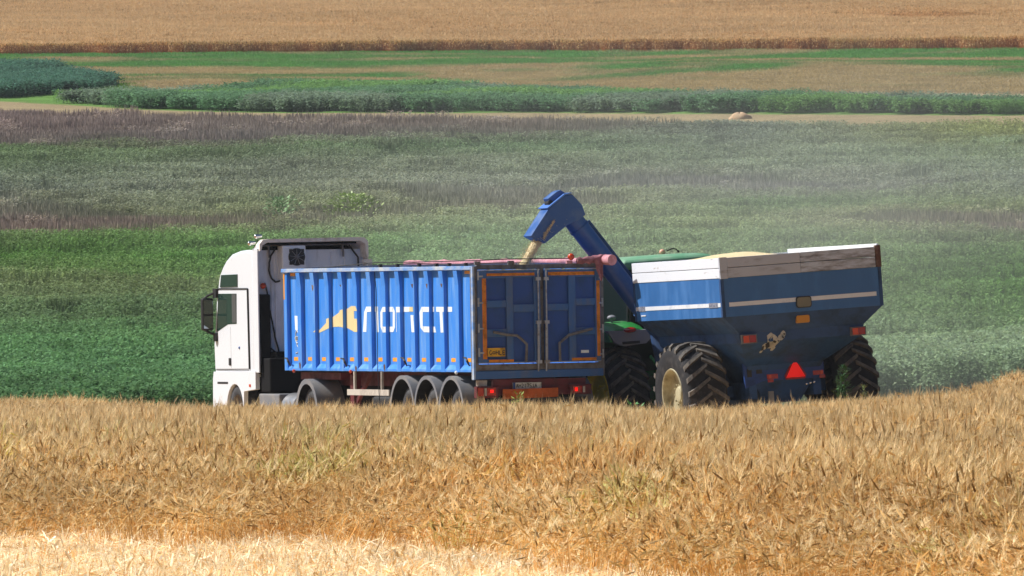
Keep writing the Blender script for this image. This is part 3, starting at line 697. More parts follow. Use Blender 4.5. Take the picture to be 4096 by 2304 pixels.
# ================================================================== grain trailer
W = 1.2757; TL = 10.12; D_RIB = .035; D_PAN = .108
tr = thing('grain_trailer', 'long blue ribbed grain trailer with white lettering, coupled behind the white truck', 'trailer', TR_LOC, TR_ROT)
rib_edges = [.79 + .762 * k for k in range(12)]            # rear edge of each rib
def side_wall(sx):
    b = MB(); zb, zt = 1.37, 3.14
    px_ = lambda d: sx * (W - d)
    segs = [(.0, D_RIB)]; segs = []
    y = 0.0; segs.append((0.0, .11, D_RIB))
    y = .11
    for r in rib_edges:
        segs.append((y, r, D_PAN)); segs.append((r, r + .2, D_RIB)); y = r + .2
    segs.append((y, TL - .17, D_PAN)); segs.append((TL - .17, TL, D_RIB))
    zs = [zb, 2.82, zt]
    for k, (a, c, d) in enumerate(segs):
        if d == D_PAN:
            b.box(*sorted((px_(D_PAN), px_(D_PAN + .02))), a - .004, c + .004, 1.30, zt)
            # ledge at the foot of the panel
            b.prism([(px_(D_PAN), 1.40), (px_(D_RIB + .004), 1.315), (px_(D_RIB + .004), 1.275), (px_(D_PAN), 1.275)], 1, a, c)
        else:
            top = .0 if 0 < k < len(segs) - 1 else D_RIB
            o_ = [(px_(D_PAN), 1.272), (px_(D_RIB), 1.272), (px_(D_RIB), 2.86), (px_(top + .006), 3.12), (px_(D_PAN), 3.12)]
            b.prism(o_, 1, a, c)
    b.build('side_wall', M['blue'], tr)
    r = MB(); r.box(*sorted((px_(0), px_(.13))), .0, TL + .04, 3.13, 3.2); r.build('top_rail', M['blue_rail'], tr, bevel=.008)
side_wall(-1); side_wall(1)
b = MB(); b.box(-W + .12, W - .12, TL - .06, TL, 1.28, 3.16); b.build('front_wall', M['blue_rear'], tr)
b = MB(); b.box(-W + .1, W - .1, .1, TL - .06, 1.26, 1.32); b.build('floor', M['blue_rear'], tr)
# tapes on the left side
b = MB()
for k, r in enumerate(rib_edges + [TL - .17]):
    a = (r - .5) if k else .25
    c = min(a + (.34 if k else .3), r - .03)
    b = MB(); b.box(-W + D_PAN - .004, -W + D_PAN + .004, c - .33, c, 1.455, 1.525); b.build('marker_tape', M['tape'], tr)
for q in ((-W + D_RIB - .004, -W + D_RIB + .004, TL - .065, TL - .005, 2.62, 3.11), (-W + D_PAN - .004, -W + D_PAN + .004, TL - .47, TL - .19, 3.06, 3.118), (-W + D_PAN - .004, -W + D_PAN + .004, .33, .64, 3.06, 3.115), (-W + D_RIB - .004, -W + D_RIB + .004, .035, .105, 2.56, 3.10)):
    b = MB(); b.box(*q); b.build('corner_tape', M['tape'], tr)

# lettering: flat shapes (distance from the rear, height) laid over panel and rib faces
def clip(poly, a, keep_gt):
    out = []
    for i in range(len(poly)):
        p, q = poly[i], poly[(i + 1) % len(poly)]
        ip = (p[0] >= a) if keep_gt else (p[0] <= a); iq = (q[0] >= a) if keep_gt else (q[0] <= a)
        if ip: out.append(p)
        if ip != iq:
            t = (a - p[0]) / (q[0] - p[0]); out.append((a, p[1] + t * (q[1] - p[1])))
    return out
faces = []
y = .11
for r in rib_edges: faces += [(y, r, D_PAN), (r, r + .2, D_RIB)]; y = r + .2
faces.append((y, TL - .17, D_PAN))
def letters(polys, name, material, sh=.2):
    b = MB()
    for poly in polys:
        for a, c, d in faces:
            q = clip(clip([(p[0] + 2.62 * d, p[1]) for p in poly], a, True), c, False)
            if len(q) >= 3: b.prism(q, 0, -W + d - .004, -W + d + .002)
    b.build(name, material, tr)
GOLD = [[(8.431,1.997),(8.301,2.041),(8.30,2.0)], [(8.30,2.0),(8.30,2.035),(8.06,2.041),(8.09,1.99)], [(8.062,2.041),(7.706,2.172),(7.702,2.249),(7.543,2.265),(7.552,2.074),(8.09,1.985)],
        [(7.543,2.265),(7.336,2.281),(7.329,2.096),(7.552,2.074)], [(7.336,2.281),(6.984,2.368),(6.935,2.412),(6.776,2.428),(6.777,2.085),(6.981,2.101),(7.329,2.096)],
        [(6.776,2.428),(6.556,2.433),(6.558,2.074),(6.777,2.085)], [(6.556,2.433),(6.334,2.487),(6.181,2.487),(6.190,2.003),(6.558,2.074)],
        [(6.181,2.487),(6.099,2.486),(6.025,2.394),(6.181,2.394)], [(6.188,2.253),(6.032,2.247),(6.019,2.003),(6.188,2.003)]]
WHITE = [[(5.72,2.003),(5.636,2.377),(5.496,2.377),(5.545,2.003)], [(5.636,2.377),(5.522,2.474),(4.93,2.474),(4.93,2.382),(5.496,2.377)],
         [(5.087,2.474),(4.901,2.473),(4.878,1.998),(4.986,1.998),(5.014,2.376),(5.091,2.382)],
         [(4.783,2.365),(4.654,2.467),(4.60,2.40),(4.659,2.365)], [(4.654,2.467),(4.100,2.466),(4.12,2.375),(4.62,2.375)], [(4.783,2.365),(4.659,2.365),(4.672,2.106),(4.780,2.095)],
         [(4.780,2.095),(4.672,2.106),(4.62,2.1),(4.662,1.992)], [(4.662,1.992),(4.66,2.1),(4.133,2.1),(4.107,2.003)], [(4.026,2.084),(4.133,2.100),(4.107,2.003)], [(4.012,2.375),(4.026,2.084),(4.133,2.1),(4.120,2.364)], [(4.100,2.466),(4.012,2.375),(4.120,2.364),(4.16,2.42)],
         [(3.946,2.466),(3.243,2.464),(3.25,2.375),(3.936,2.364)], [(3.938,2.40),(3.925,2.40),(3.92,2.003),(3.938,2.003)],
         [(3.189,2.314),(3.037,2.314),(3.006,1.998),(3.143,1.998)],
         [(2.716,2.362),(2.605,2.463),(2.55,2.42),(2.549,2.362)], [(2.605,2.463),(1.955,2.462),(1.959,2.371),(2.57,2.371)], [(2.716,2.362),(2.549,2.362),(2.561,2.105),(2.683,2.084)], [(2.683,2.084),(2.561,2.105),(2.506,2.1),(2.506,1.998)], [(2.506,1.998),(2.56,2.105),(1.927,2.099),(1.872,1.993)],
         [(1.850,2.462),(1.025,2.460),(1.030,2.370),(1.839,2.371)], [(1.674,2.371),(1.523,2.371),(1.496,1.993),(1.631,1.993)]]
letters(GOLD, 'gold_emblem', M['letter_gold'])
letters([[(3.243,2.464),(3.060,2.464),(3.049,2.378),(3.25,2.378)]], 'gold_patch', M['letter_gold'])
for i0, i1 in ((0, 3), (3, 11), (11, 14), (14, 19), (19, 21)): letters(WHITE[i0:i1], 'letter', M['letter_white'])
b = MB(); d = -W + D_PAN - .004
b.prism([(9.72,2.308),(9.45,2.302),(9.44,2.03),(9.69,2.037)], 0, d, d + .006); b.build('white_patch', M['letter_white'], tr)
b = MB()
for pl in ([(9.60,2.03),(9.66,1.99),(9.67,1.93),(9.64,1.90)], [(9.60,2.03),(9.54,1.99),(9.50,1.96)], [(9.66,1.83),(9.6,1.79),(9.52,1.8),(9.48,1.85)], [(9.64,1.83),(9.60,1.74),(9.52,1.71),(9.47,1.74),(9.49,1.78)], [(9.67,1.60),(9.58,1.61),(9.49,1.67)]):
    b.tube([(d, p[0], p[1]) for p in pl], .012, 5)
b.prism([(9.74,1.90),(9.64,1.92),(9.44,1.92),(9.46,1.84),(9.70,1.83)], 0, d, d + .005)
b.build('drawn_mark', M['sticker'], tr)
b = MB()
for k, yy in enumerate((9.66, 9.60, 9.55, 9.49)): b.box(d - .004, d + .001, yy - .014, yy + .012, 1.845, 1.90 + .01 * (k % 2))
b.build('mark_print', M['ink'], tr)
for yy, zz, s_ in ((8.64, 2.86, .05), (7.1, 2.9, .03), (3.3, 2.88, .04), (2.5, 2.9, .06), (1.72, 2.87, .03), (4.9, 1.36, .05), (6.4, 1.33, .04), (9.3, 1.38, .05)):
    rk = min(range(12), key=lambda q: abs(rib_edges[q] + .1 - yy)); yc_ = rib_edges[rk] + .1
    b = MB(); b.prism([(yc_ - .05, zz), (yc_ - .01, zz + s_), (yc_ + .05, zz + s_ * .6), (yc_ + .03, zz - s_), (yc_ - .02, zz - s_ * 1.8)], 0, -W + D_RIB - .003, -W + D_RIB + .002); b.build('rust_mark', M['rust'], tr)
# latches, door-side fittings on the left
for yy, zz in ((9.84, 1.47), (6.75, 1.47), (3.55, 1.49), (.32, 1.50)):
    b = MB(); b.tube([(-W - .01, yy + .16, zz + .04), (-W - .02, yy, zz + .03), (-W - .02, yy - .06, zz - .02), (-W + .02, yy - .08, zz - .12)], [.012, .02, .024, .012], 6); b.build('latch', M['black'], tr)
for k in range(3):
    b = MB(); b.ball((-W + .01, .55 + k * .0 + [9.0, 5.9, .35][k], 1.262), .035, 8); b.build('side_marker_lamp', M['amber_lens'] if k < 2 else M['letter_white'], tr, True)
b = MB(); b.tube([(-W - .004, 5.05, 3.12), (-W + .02, 5.04, 2.8), (-W + .015, 5.0, 1.9), (-W + .0, 4.97, 1.3), (-W - .0, 4.9, .72)], .008, 5); b.build('tie_wire', M['black'], tr)
# ---- rear frame and doors (rear faces -y)
b = MB()
b.box(-W, -W + .10, -.03, .11, 1.134, 3.19); b.box(W - .10, W, -.03, .11, 1.17, 3.19)
b.box(-W + .10, W - .10, -.02, .10, 3.13, 3.215)
b.build('rear_frame', M['grey_worn'], tr, bevel=.006)
b = MB(); b.box(-W - .003, -W + .035, -.035, .05, 1.134, 3.2); b.build('corner_post', M['blue_rail'], tr)
b = MB(); b.box(-W + .1, W - .1, -.02, .10, 1.30, 1.41); b.build('sill', M['grey_worn'], tr)
b = MB(); b.box(-.0, .12, -.02, .06, 1.41, 3.13); b.build('door_gap_filler', M['grey_worn'], tr)  # filler box added behind the door gap to stop light leaking through
b = MB(); b.prism([(-W + .03, 1.139), (W - .03, 1.165), (W - .03, 1.30), (-W + .03, 1.285)], 1, -.04, .12); b.build('rear_beam', M['blue_rear'], tr, bevel=.006)
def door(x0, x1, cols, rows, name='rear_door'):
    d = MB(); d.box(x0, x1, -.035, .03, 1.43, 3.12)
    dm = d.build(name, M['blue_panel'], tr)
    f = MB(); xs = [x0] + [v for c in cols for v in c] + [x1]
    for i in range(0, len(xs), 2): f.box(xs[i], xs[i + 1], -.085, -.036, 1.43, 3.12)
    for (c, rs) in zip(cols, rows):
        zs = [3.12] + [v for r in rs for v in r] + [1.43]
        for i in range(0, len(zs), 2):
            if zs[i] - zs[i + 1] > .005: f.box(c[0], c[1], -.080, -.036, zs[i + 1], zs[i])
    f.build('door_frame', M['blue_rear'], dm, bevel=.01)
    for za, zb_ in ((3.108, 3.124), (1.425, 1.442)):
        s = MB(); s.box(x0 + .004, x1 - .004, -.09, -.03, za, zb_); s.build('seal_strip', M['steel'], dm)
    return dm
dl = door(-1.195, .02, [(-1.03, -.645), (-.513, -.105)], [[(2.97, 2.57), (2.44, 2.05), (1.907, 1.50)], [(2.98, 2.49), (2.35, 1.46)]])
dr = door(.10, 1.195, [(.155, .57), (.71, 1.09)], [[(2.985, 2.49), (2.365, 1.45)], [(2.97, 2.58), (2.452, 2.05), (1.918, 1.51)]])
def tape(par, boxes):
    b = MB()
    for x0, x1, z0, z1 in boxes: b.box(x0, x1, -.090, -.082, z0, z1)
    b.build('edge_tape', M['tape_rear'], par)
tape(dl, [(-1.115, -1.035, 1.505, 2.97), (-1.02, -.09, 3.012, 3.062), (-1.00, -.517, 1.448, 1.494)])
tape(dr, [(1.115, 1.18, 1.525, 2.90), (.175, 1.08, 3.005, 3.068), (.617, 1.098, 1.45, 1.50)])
for xx, par in ((-.035, dl), (.12, dr)):
    b = MB(); b.tube([(xx, -.125, 3.13), (xx + .0, -.125, 2.2), (xx - .02, -.125, 1.27)], .016, 8); b.tube([(xx - .005, -.128, 2.13), (xx - .012, -.128, 1.46)], .028, 8)
    for zz in (2.95, 2.16, 1.44): b.box(xx - .045, xx + .045, -.15, -.086, zz - .03, zz + .03)
    b.build('locking_rod', M['steel'], par, True)
for pts, par in (([(-.919, 2.0), (-.623, 1.942), (-.463, 1.928), (-.36, 1.85), (-.272, 1.765), (-.28, 1.6), (-.289, 1.435)], dl), ([(1.017, 2.025), (.556, 1.920), (.45, 1.84), (.369, 1.774), (.372, 1.6), (.375, 1.443)], dr)):
    b = MB(); b.tube([(p[0], -.115, p[1]) for p in pts], .026, 8); b.build('bent_lever', M['grey_worn'], par, True)
for xx, par, zs in ((-1.18, dl, (3.01, 2.53, 2.06, 1.62)), (1.235, dr, (2.95, 2.49, 2.01, 1.56))):
    for zz in zs:
        b = MB(); b.tube([(xx, -.07, zz - .07), (xx, -.07, zz + .09)], .02, 8); b.box(xx - (.0 if xx < 0 else .07), xx + (.08 if xx < 0 else .0), -.1, -.07, zz - .015, zz + .015); b.build('hinge', M['steel'], par)
b = MB(); b.box(-1.022, -.687, -.10, -.038, 1.55, 1.708); sg = b.build('sign_board', M['sign_yellow'], dl)
def glyphs(txt, x0, z0, h, wd, gap, yy, th, mat_, par, name, rot=False):
    """plain stroke lettering built of small bars"""
    S = {'A': [(0,0,.5,1),(.5,1,1,0),(.2,.4,.8,.4)], 'B': [(0,0,0,1),(0,1,.8,.9),(0,.5,.9,.5),(0,0,.8,.05),(.9,.5,.8,.05),(.8,.9,.7,.5)], 'C': [(1,.9,.3,1),(.3,1,0,.5),(0,.5,.3,0),(.3,0,1,.1)],
         'E': [(0,0,0,1),(0,1,1,1),(0,.5,.8,.5),(0,0,1,0)], 'G': [(1,.9,.3,1),(.3,1,0,.5),(0,.5,.3,0),(.3,0,1,.1),(1,.1,1,.45)], 'H': [(0,0,0,1),(1,0,1,1),(0,.5,1,.5)], 'I': [(.5,0,.5,1)], '1': [(.5,0,.5,1),(.5,1,.2,.8)],
         'L': [(0,1,0,0),(0,0,1,0)], '7': [(0,1,1,1),(1,1,.4,0)], '2': [(0,.9,.8,1),(.8,1,.9,.6),(.9,.6,0,0),(0,0,1,0)], '5': [(1,1,.1,1),(.1,1,.1,.55),(.1,.55,.9,.5),(.9,.5,.9,.1),(.9,.1,0,0)], '-': [(.1,.5,.9,.5)], 'o': [(0,.2,0,.7),(0,.7,1,.7),(1,.7,1,.2),(1,.2,0,.2)],
         'X': [(0,0,1,1),(0,1,1,0)], '8': [(.1,1,.9,1),(.9,1,.1,0),(.1,0,.9,0),(.9,0,.1,1)], '9': [(.9,0,1,1),(1,1,.1,1),(.1,1,.1,.5),(.1,.5,1,.5)], '4': [(.8,0,.8,1),(.8,1,0,.4),(0,.4,1,.4)], 'M': [(0,0,0,1),(0,1,.5,.4),(.5,.4,1,1),(1,1,1,0)], ' ': []}
    b = MB(); x = x0
    for ch in txt:
        for (a, c, d_, e) in S[ch]:
            p = Vector((x + a * wd, yy, z0 + c * h)); q = Vector((x + d_ * wd, yy, z0 + e * h)); dd = (q - p).normalized(); n_ = Vector((-dd.z, 0, dd.x)) * th / 2
            b.add([p - n_, q - n_, q + n_, p + n_], [(0, 1, 2, 3)])
        x += wd + gap
    return b.build(name, mat_, par)
glyphs('GoHLE', -.995, 1.585, .075, .042, .022, -.1045, .014, M['ink'], sg, 'sign_print')
b = MB(); b.box(.814, .963, -.05, -.036, 1.585, 1.638); b.build('label_plate', M['letter_white'], dr)
# ---- underneath
b = MB(); b.box(-.62, -.50, .1, 10.0, .98, 1.25); b.box(.50, .62, .1, 10.0, .98, 1.25)
for yy in (.5, 2.0, 3.3, 4.6, 6.2, 7.8, 9.4): b.box(-.5, .5, yy, yy + .12, 1.0, 1.22)
b.box(-1.0, -.62, 7.7, 9.9, 1.10, 1.235); b.box(-.9, .9, -.02, .08, .84, 1.13)
b.build('chassis', M['red_chassis'], tr)
for sx in (-1, 1):
    b = MB(); b.box(sx * .95 - .07, sx * .95 + .07, 6.95, 7.15, .25, 1.2); b.box(sx * .95 - .14, sx * .95 + .14, 6.9, 7.2, .2, .26); b.prism([(6.2, 1.2), (6.3, 1.2), (7.0, .7), (6.9, .66)], 0, sx * .95 - .03, sx * .95 + .03); b.build('landing_leg', M['red_chassis'], tr)
    b = MB()
    for yy in (4.9, 6.35): b.box(sx * 1.21 - .02, sx * 1.21 + .02, yy, yy + .05, .84, 1.27)
    b.box(sx * 1.235 - .015, sx * 1.235 + .015, 4.48, 6.70, .822, .932); b.build('side_guard', M['guard'], tr)
b = MB(); b.box(-.49, .95, 4.45, 9.3, .5, 1.24); b.box(-.8, .8, .25, 4.3, .62, 1.1); b.build('underbody_shade', M['shade_black'], tr)  # black blocks added to fill the gap beneath with shade
b = MB(); b.box(-1.0, -.6, 5.0, 6.1, .52, .80); b.build('air_tank', M['black'], tr, bevel=.08)
for yc in (3.72, 2.45, 1.17):
    for sx in (-1, 1):
        road_wheel(tr, sx * (W - .15), yc - .05, .50, sx, .52)
        g = MB(); xo = sx * (W - .0); xi = sx * (W - .42)
        rings = []
        for k in range(15):
            a = math.radians(-4 + 186 * k / 14 - 4); R1 = .645
            rings.append([(xo, yc - R1 * math.cos(a), .56 + R1 * math.sin(a)), (xo, yc - (R1 - .07) * math.cos(a), .56 + (R1 - .07) * math.sin(a)), (xo - sx * .02, yc - (R1 - .02) * math.cos(a), .56 + (R1 - .02) * math.sin(a)), (xi, yc - (R1 - .02) * math.cos(a), .56 + (R1 - .02) * math.sin(a)), (xi, yc - R1 * math.cos(a), .56 + R1 * math.sin(a))])
        g.loft(rings); mg = g.build('mudguard', M['mudguard'], tr, True)
        g = MB(); rings = []
        for k in range(15):
            a = math.radians(-8 + 186 * k / 14); R1 = .60
            rings.append([(q, yc - r_ * math.cos(a), .56 + r_ * math.sin(a)) for q, r_ in ((xo - sx * .03, R1 + .015), (xo - sx * .03, R1 - .012), (xi, R1 - .012), (xi, R1 + .015))])
        g.loft(rings); g.build('liner', M['shade_black'], mg)
    b = MB(); b.tube([(-1.0, yc, .5), (1.0, yc, .5)], .07, 10); b.build('axle', M['black'], tr)
b = MB(); b.box(-1.19, -1.02, -.02, .10, 1.02, 1.12); b.build('junction_box', M['guard'], tr)
b = MB(); b.box(-1.27, -.85, -.14, .0, .80, 1.01); tlb = b.build('tail_light', M['red_chassis'], tr, bevel=.01)
for x0, x1, z0, z1, mm in ((-1.25, -1.14, .835, .985, 'red_lens'), (-1.12, -1.08, .84, .98, 'guard'), (-1.07, -.90, .845, .985, 'red_lens'), (-1.01, -.95, .895, .95, 'red_lit')):
    c = MB(); off = .158 if mm == 'red_lit' else .148; c.box(x0, x1, -off, -.14, z0, z1); c.build('lens', M[mm], tlb)
b = MB(); b.box(.55, .97, -.14, .0, .84, 1.02); tlb2 = b.build('tail_light', M['red_chassis'], tr, bevel=.01)
for x0, x1, z0, z1, mm in ((.60, .78, .868, .985, 'red_lens'), (.64, .69, .895, .96, 'red_lit'), (.80, .84, .87, .98, 'guard')):
    c = MB(); off = .158 if mm == 'red_lit' else .148; c.box(x0, x1, -off, -.14, z0, z1); c.build('lens', M[mm], tlb2)
b = MB(); b.box(-.53, .02, -.06, -.03, .955, 1.068); pl = b.build('number_plate', M['plate'], tr)
c = MB(); c.box(-.53, -.49, -.066, -.06, .955, 1.068); c.build('blue_band', M['blue_panel'], pl)
glyphs('AH2175IA', -.47, .98, .065, .036, .016, -.0645, .011, M['ink'], pl, 'plate_print')
b = MB(); b.prism([(-.755, .953), (.32, .965), (.32, .80), (-.755, .775)], 1, -.13, -.10); b.build('orange_bumper_board', M['orange_bar'], tr)
b = MB(); b.box(-.9, .9, -.1, -.02, .70, .79); b.build('underrun_bar', M['black'], tr)
# ---- rolled tarpaulin along the right edge with loose end, hoops and ropes
b = MB(); xs = W - .05; pts = []; rs = []
for k in range(46):
    t = k / 45; yy = TL - .05 - t * (TL + .35); pts.append((xs + .02 * math.sin(k * 1.1) + (.1 * max(0, (t - .93) / .07)), yy, 3.262 + .012 * math.sin(k * .9) + .0 * t)); rs.append(.052 + .008 * math.sin(k * 2.3) + (.045 * max(0, (t - .88) / .12)))
b.tube(pts, rs, 12); tp = b.build('rolled_tarpaulin', M['tarp'], tr, True)
b = MB(); rings = []
for k in range(12):                                    # twisted end lying across the rear corner
    t = k / 11; cx = .74 + t * .56; cz = 3.262 + .035 * t + .012 * math.sin(k * 2.2); rr = .05 + .035 * t + .008 * math.sin(k * 1.7)
    rings.append([(cx + .01 * math.sin(j * 2 + k), -.10 + math.cos(a) * rr * (1 + .12 * math.sin(3 * a + k * .9)), cz + math.sin(a) * rr * (1 + .14 * math.sin(4 * a + k * 1.2))) for j, a in enumerate([i * 2 * math.pi / 16 for i in range(16)])])
b.loft(rings); b.build('twisted_end', M['tarp_dusky'], tp, True)
b = MB(); sp = []
for k in range(40):
    a = k * .5; rr = .012 + .0019 * k; sp.append((1.305 + .001 * k, -.10 + math.cos(a) * rr, 3.297 + math.sin(a) * rr))
b.tube(sp, .007, 5); b.build('roll_end', mat('dark_pink_fold', srgb(96, 48, 52), .9), tp)
b = MB(); rings = []
for k in range(9):
    t = k / 8; cx = 1.13 + .05 * t + .008 * math.sin(k * 1.3); cz = 3.27 - t * .38; ww = .075 * (1 - t) ** .8 + .012
    rings.append([(cx - ww, -.17, cz), (cx - ww * .3, -.20 - .012 * math.sin(k), cz), (cx + ww * .4, -.165, cz), (cx + ww, -.19, cz), (cx + ww, -.17, cz), (cx + ww * .4, -.145, cz), (cx - ww * .3, -.175, cz)])
b.loft(rings); b.build('hanging_flap', M['tarp_dusky'], tp, True)
b = MB(); b.tube([(-W + .05, 8.1, 3.21), (-W + .05, 6.6, 3.25), (-W + .05, 5.2, 3.292), (-W + .05, 2.5, 3.29), (-W + .07, -.05, 3.30), (-.6, -.04, 3.315), (.6, -.03, 3.31)], .011, 6)
b.tube([(-W + .08, 5.6, 3.25), (-W + .08, 4.4, 3.235), (-W + .08, 3.2, 3.27), (-W + .08, 1.6, 3.235), (-W + .08, .3, 3.24), (-.7, -.03, 3.25), (-.2, -.03, 3.24)], .009, 6); b.build('tarp_rope', M['black'], tr)
for yy in (4.9, 4.0, 2.85, 1.95, 1.3, .45):
    b = MB(); b.box(-W + .03, -W + .09, yy - .035, yy + .035, 3.2, 3.26); b.build('tarp_hook', M['black'], tr)
for x0 in (-1.17, -.52, .62):
    b = MB(); b.box(x0 - .055, x0 + .055, -.04, .02, 3.215, 3.285 if x0 < .5 else 3.27); b.build('tarp_hook', M['grey_worn'] if x0 < .5 else M['tarp'], tr)
for k in range(5):
    b = MB(); yy = 1.2 + 2 * k; b.tube([(-W + .06, yy, 3.2), (-.6, yy, 3.22), (.6, yy, 3.225), (W - .06, yy, 3.2)], .014, 6); b.build('hoop', M['steel'], tr)
b = MB(); b.ball((.656, -.02, 3.338), .064, 14, 1.0); b.build('beacon', M['amber_lens'], tr, True)

# ================================================================== truck tractor unit
TK0 = 11.0
tk = thing('truck', 'white cab-over truck coupled in front of the blue ribbed trailer, seen from behind', 'truck', world_of(TR_LOC, TR_ROT, (0, TK0, 0)), TR_ROT)
xl, xr = -1.235, 1.035
Y = lambda v: v - TK0
prof = [(11.84, 1.14), (11.84, 3.55), (12.2, 3.575), (12.6, 3.56), (13.05, 3.50), (13.36, 3.385), (13.56, 3.26), (13.72, 3.13), (13.81, 3.0), (13.86, 2.84), (13.92, 2.70), (14.02, 1.99), (14.08, 1.75), (14.10, 1.45), (14.09, 1.20), (14.0, 1.14)]
b = MB(); b.prism([(Y(p[0]), p[1]) for p in prof], 0, xl, xr)
body = b.build('cab_body', M['cab_white'], tk, True, bevel=.055)
arch = [(13.36 - .46 * math.cos(a) - .0, .52 + .46 * math.sin(a)) for a in []]
low = [(11.74, 1.255), (14.12, 1.235), (14.17, 1.1), (14.19, .42), (13.40, .42)]
low += [(12.92 + .47 * math.cos(a), .53 + .47 * math.sin(a)) for a in [math.radians(v) for v in range(0, 181, 15)]]
low += [(12.45, .42), (12.42, .66), (12.40, .86), (11.74, .90)]
b = MB(); b.prism([(Y(p[0]), p[1]) for p in low], 0, xl - .02, xl + .07); b.prism([(Y(p[0]), p[1]) for p in low], 0, xr - .07, xr + .02)
b.box(xl + .5, xr - .5, Y(13.5), Y(14.15), .45, 1.2)
b.build('bumper', M['cab_white'], tk, True, bevel=.03)
b = MB(); b.box(xl + .36, xr - .36, Y(11.76), Y(13.55), .45, 1.24); b.box(xl + .08, xl + .5, Y(12.3), Y(13.5), 1.02, 1.24); b.box(xr - .5, xr - .08, Y(12.3), Y(13.5), 1.02, 1.24); b.build('wheel_housing', M['shade_black'], tk)
xs_ = xl - .004
def side_panel(poly, mt, name, par=body, t=.004):
    c = MB(); c.prism([(Y(p[0]), p[1]) for p in poly], 0, xs_ - t, xs_ + .02); return c.build(name, mt, par)
dr_ = side_panel([(13.83, 2.80), (12.16, 2.80), (12.13, 1.30), (14.02, 1.29), (14.05, 1.75), (13.94, 2.2)], M['cab_white'], 'cab_door', body, .012)
side_panel([(13.78, 2.74), (12.74, 2.74), (12.76, 2.16), (13.25, 2.15), (13.52, 2.09), (13.90, 2.0)], M['glass'], 'side_window', dr_, .018)
cc = MB(); cc.box(xs_ - .022, xs_, Y(12.76), Y(13.0), 2.18, 2.73); cc.build('window_post', mat('curtain_grey', srgb(70, 72, 70), .8), dr_)
cc = MB(); cc.box(xs_ - .03, xs_, Y(13.10), Y(13.22), 1.36, 1.50); cc.build('door_handle', M['black'], dr_, bevel=.01)
cc = MB(); cc.ball((xs_ - .012, Y(12.62), 1.697), .028, 8); cc.build('door_badge', M['blue_panel'], dr_, True)
side_panel([(13.62, 3.10), (12.70, 3.11), (12.71, 2.87), (13.70, 2.865)], M['glass'], 'upper_window', body, .010)
def seam(pts, r=.010):
    c = MB(); c.tube([(xs_ - .010, Y(p[0]), p[1]) for p in pts], r, 5); c.build('door_seam', M['black'], body)
seam([(13.85, 2.835), (12.12, 2.83)], .016); seam([(12.12, 2.83), (12.10, 2.0), (12.08, 1.29)], .022); seam([(13.12, 2.10), (13.10, 1.30)], .005)
seam([(14.0, 1.27), (12.1, 1.27)], .005); 
for k in range(6):
    cc = MB(); cc.box(xs_ - .006, xs_ + .01, Y(12.20), Y(12.56), 2.02 + .11 * k, 2.035 + .11 * k); cc.build('side_louvre', M['rim_grey'], body)
cc = MB(); cc.box(xs_ - .02, xs_ + .01, Y(13.3), Y(13.9), 1.0, 1.04); cc.build('step_edge', M['black'], body)
cc = MB(); cc.box(xs_ - .026, xs_ - .018, Y(12.0), Y(12.09), .95, 1.0); cc.build('side_reflector', M['amber_lens'], body)
# windscreen edge, sun visor
b = MB(); b.prism([(Y(13.87), 2.80), (Y(13.99), 2.02), (Y(14.03), 2.02), (Y(13.93), 2.80)], 0, xl + .12, xr - .12); b.build('windscreen', M['glass'], tk)
# rear of the cab
b = MB(); b.box(xl + .03, xr - .02, Y(11.80), Y(11.85), 1.25, 3.56); back = b.build('rear_wall', M['cab_back'], tk)
for xx in (-.88, -.80, .35, .62): 
    c = MB(); c.tube([(xx, Y(11.795), 1.4), (xx, Y(11.795), 3.5)], .018, 6); c.build('wall_rib', M['cab_back'], back)
for sx, xx in ((-1, xl), (1, xr)):
    b = MB(); b.box(*sorted((xx, xx - sx * .03)), Y(11.58), Y(11.86), 1.22 if sx < 0 else 2.2, 3.6); b.build('side_extender', M['cab_white'] if sx < 0 else M['fairing'], tk, bevel=.01)
# roof fairing, open at the back
b = MB(); rings = []
for k, (yy, zz, hx) in enumerate([(11.52, 3.775, 0), (11.70, 3.775, .0), (11.95, 3.73, .06), (12.3, 3.62, .16)]):
    x0, x1 = xl + .03 + hx, xr - .02 - hx; t = .06
    o_ = [(x0, Y(yy), min(3.55, zz - .02)), (x0 + .004, Y(yy), zz - .09), (x0 + .07, Y(yy), zz - .012), (x0 + .2, Y(yy), zz), (x1 - .2, Y(yy), zz + .012), (x1 - .07, Y(yy), zz), (x1, Y(yy), zz - .08), (x1, Y(yy), min(3.40, zz - .02)),
          (x1 - t * .6, Y(yy), min(3.40, zz - .02)), (x1 - t, Y(yy), zz - .12), (x1 - .16, Y(yy), zz - t), (x0 + .16, Y(yy), zz - t - .008), (x0 + t, Y(yy), zz - .12), (x0 + t * .6, Y(yy), min(3.55, zz - .02))]
    rings.append(o_)
b.loft(rings); b.build('roof_fairing', M['fairing'], tk, True)
b = MB(); b.box(xl + .12, xr - .14, Y(12.05), Y(12.09), 3.56, 3.66); b.build('fairing_back', M['shade_black'], tk)
b = MB(); b.box(xl + .22, xr - .24, Y(11.60), Y(11.95), 3.665, 3.702); b.build('fairing_shade', M['shade_black'], tk)  # black plate added as the shade inside the fairing
for xx in (-.96, .55):
    b = MB(); b.tube([(xx, Y(11.7), 3.71), (xx + .035, Y(11.76), 3.42)], .02, 6); b.build('fairing_strut', M['grey_worn'], tk)
b = MB(); b.tube([(.70, Y(11.75), 3.64), (.80, Y(11.74), 3.5), (.88, Y(11.74), 3.40), (.885, Y(11.74), 3.2)], .018, 6); b.build('bent_pipe', M['black'], tk)
b = MB(); b.box(.90, 1.08, Y(11.50), Y(11.60), 3.30, 3.36); b.box(.97, 1.08, Y(11.50), Y(11.60), 3.10, 3.30); b.build('corner_bracket', M['fairing'], tk)
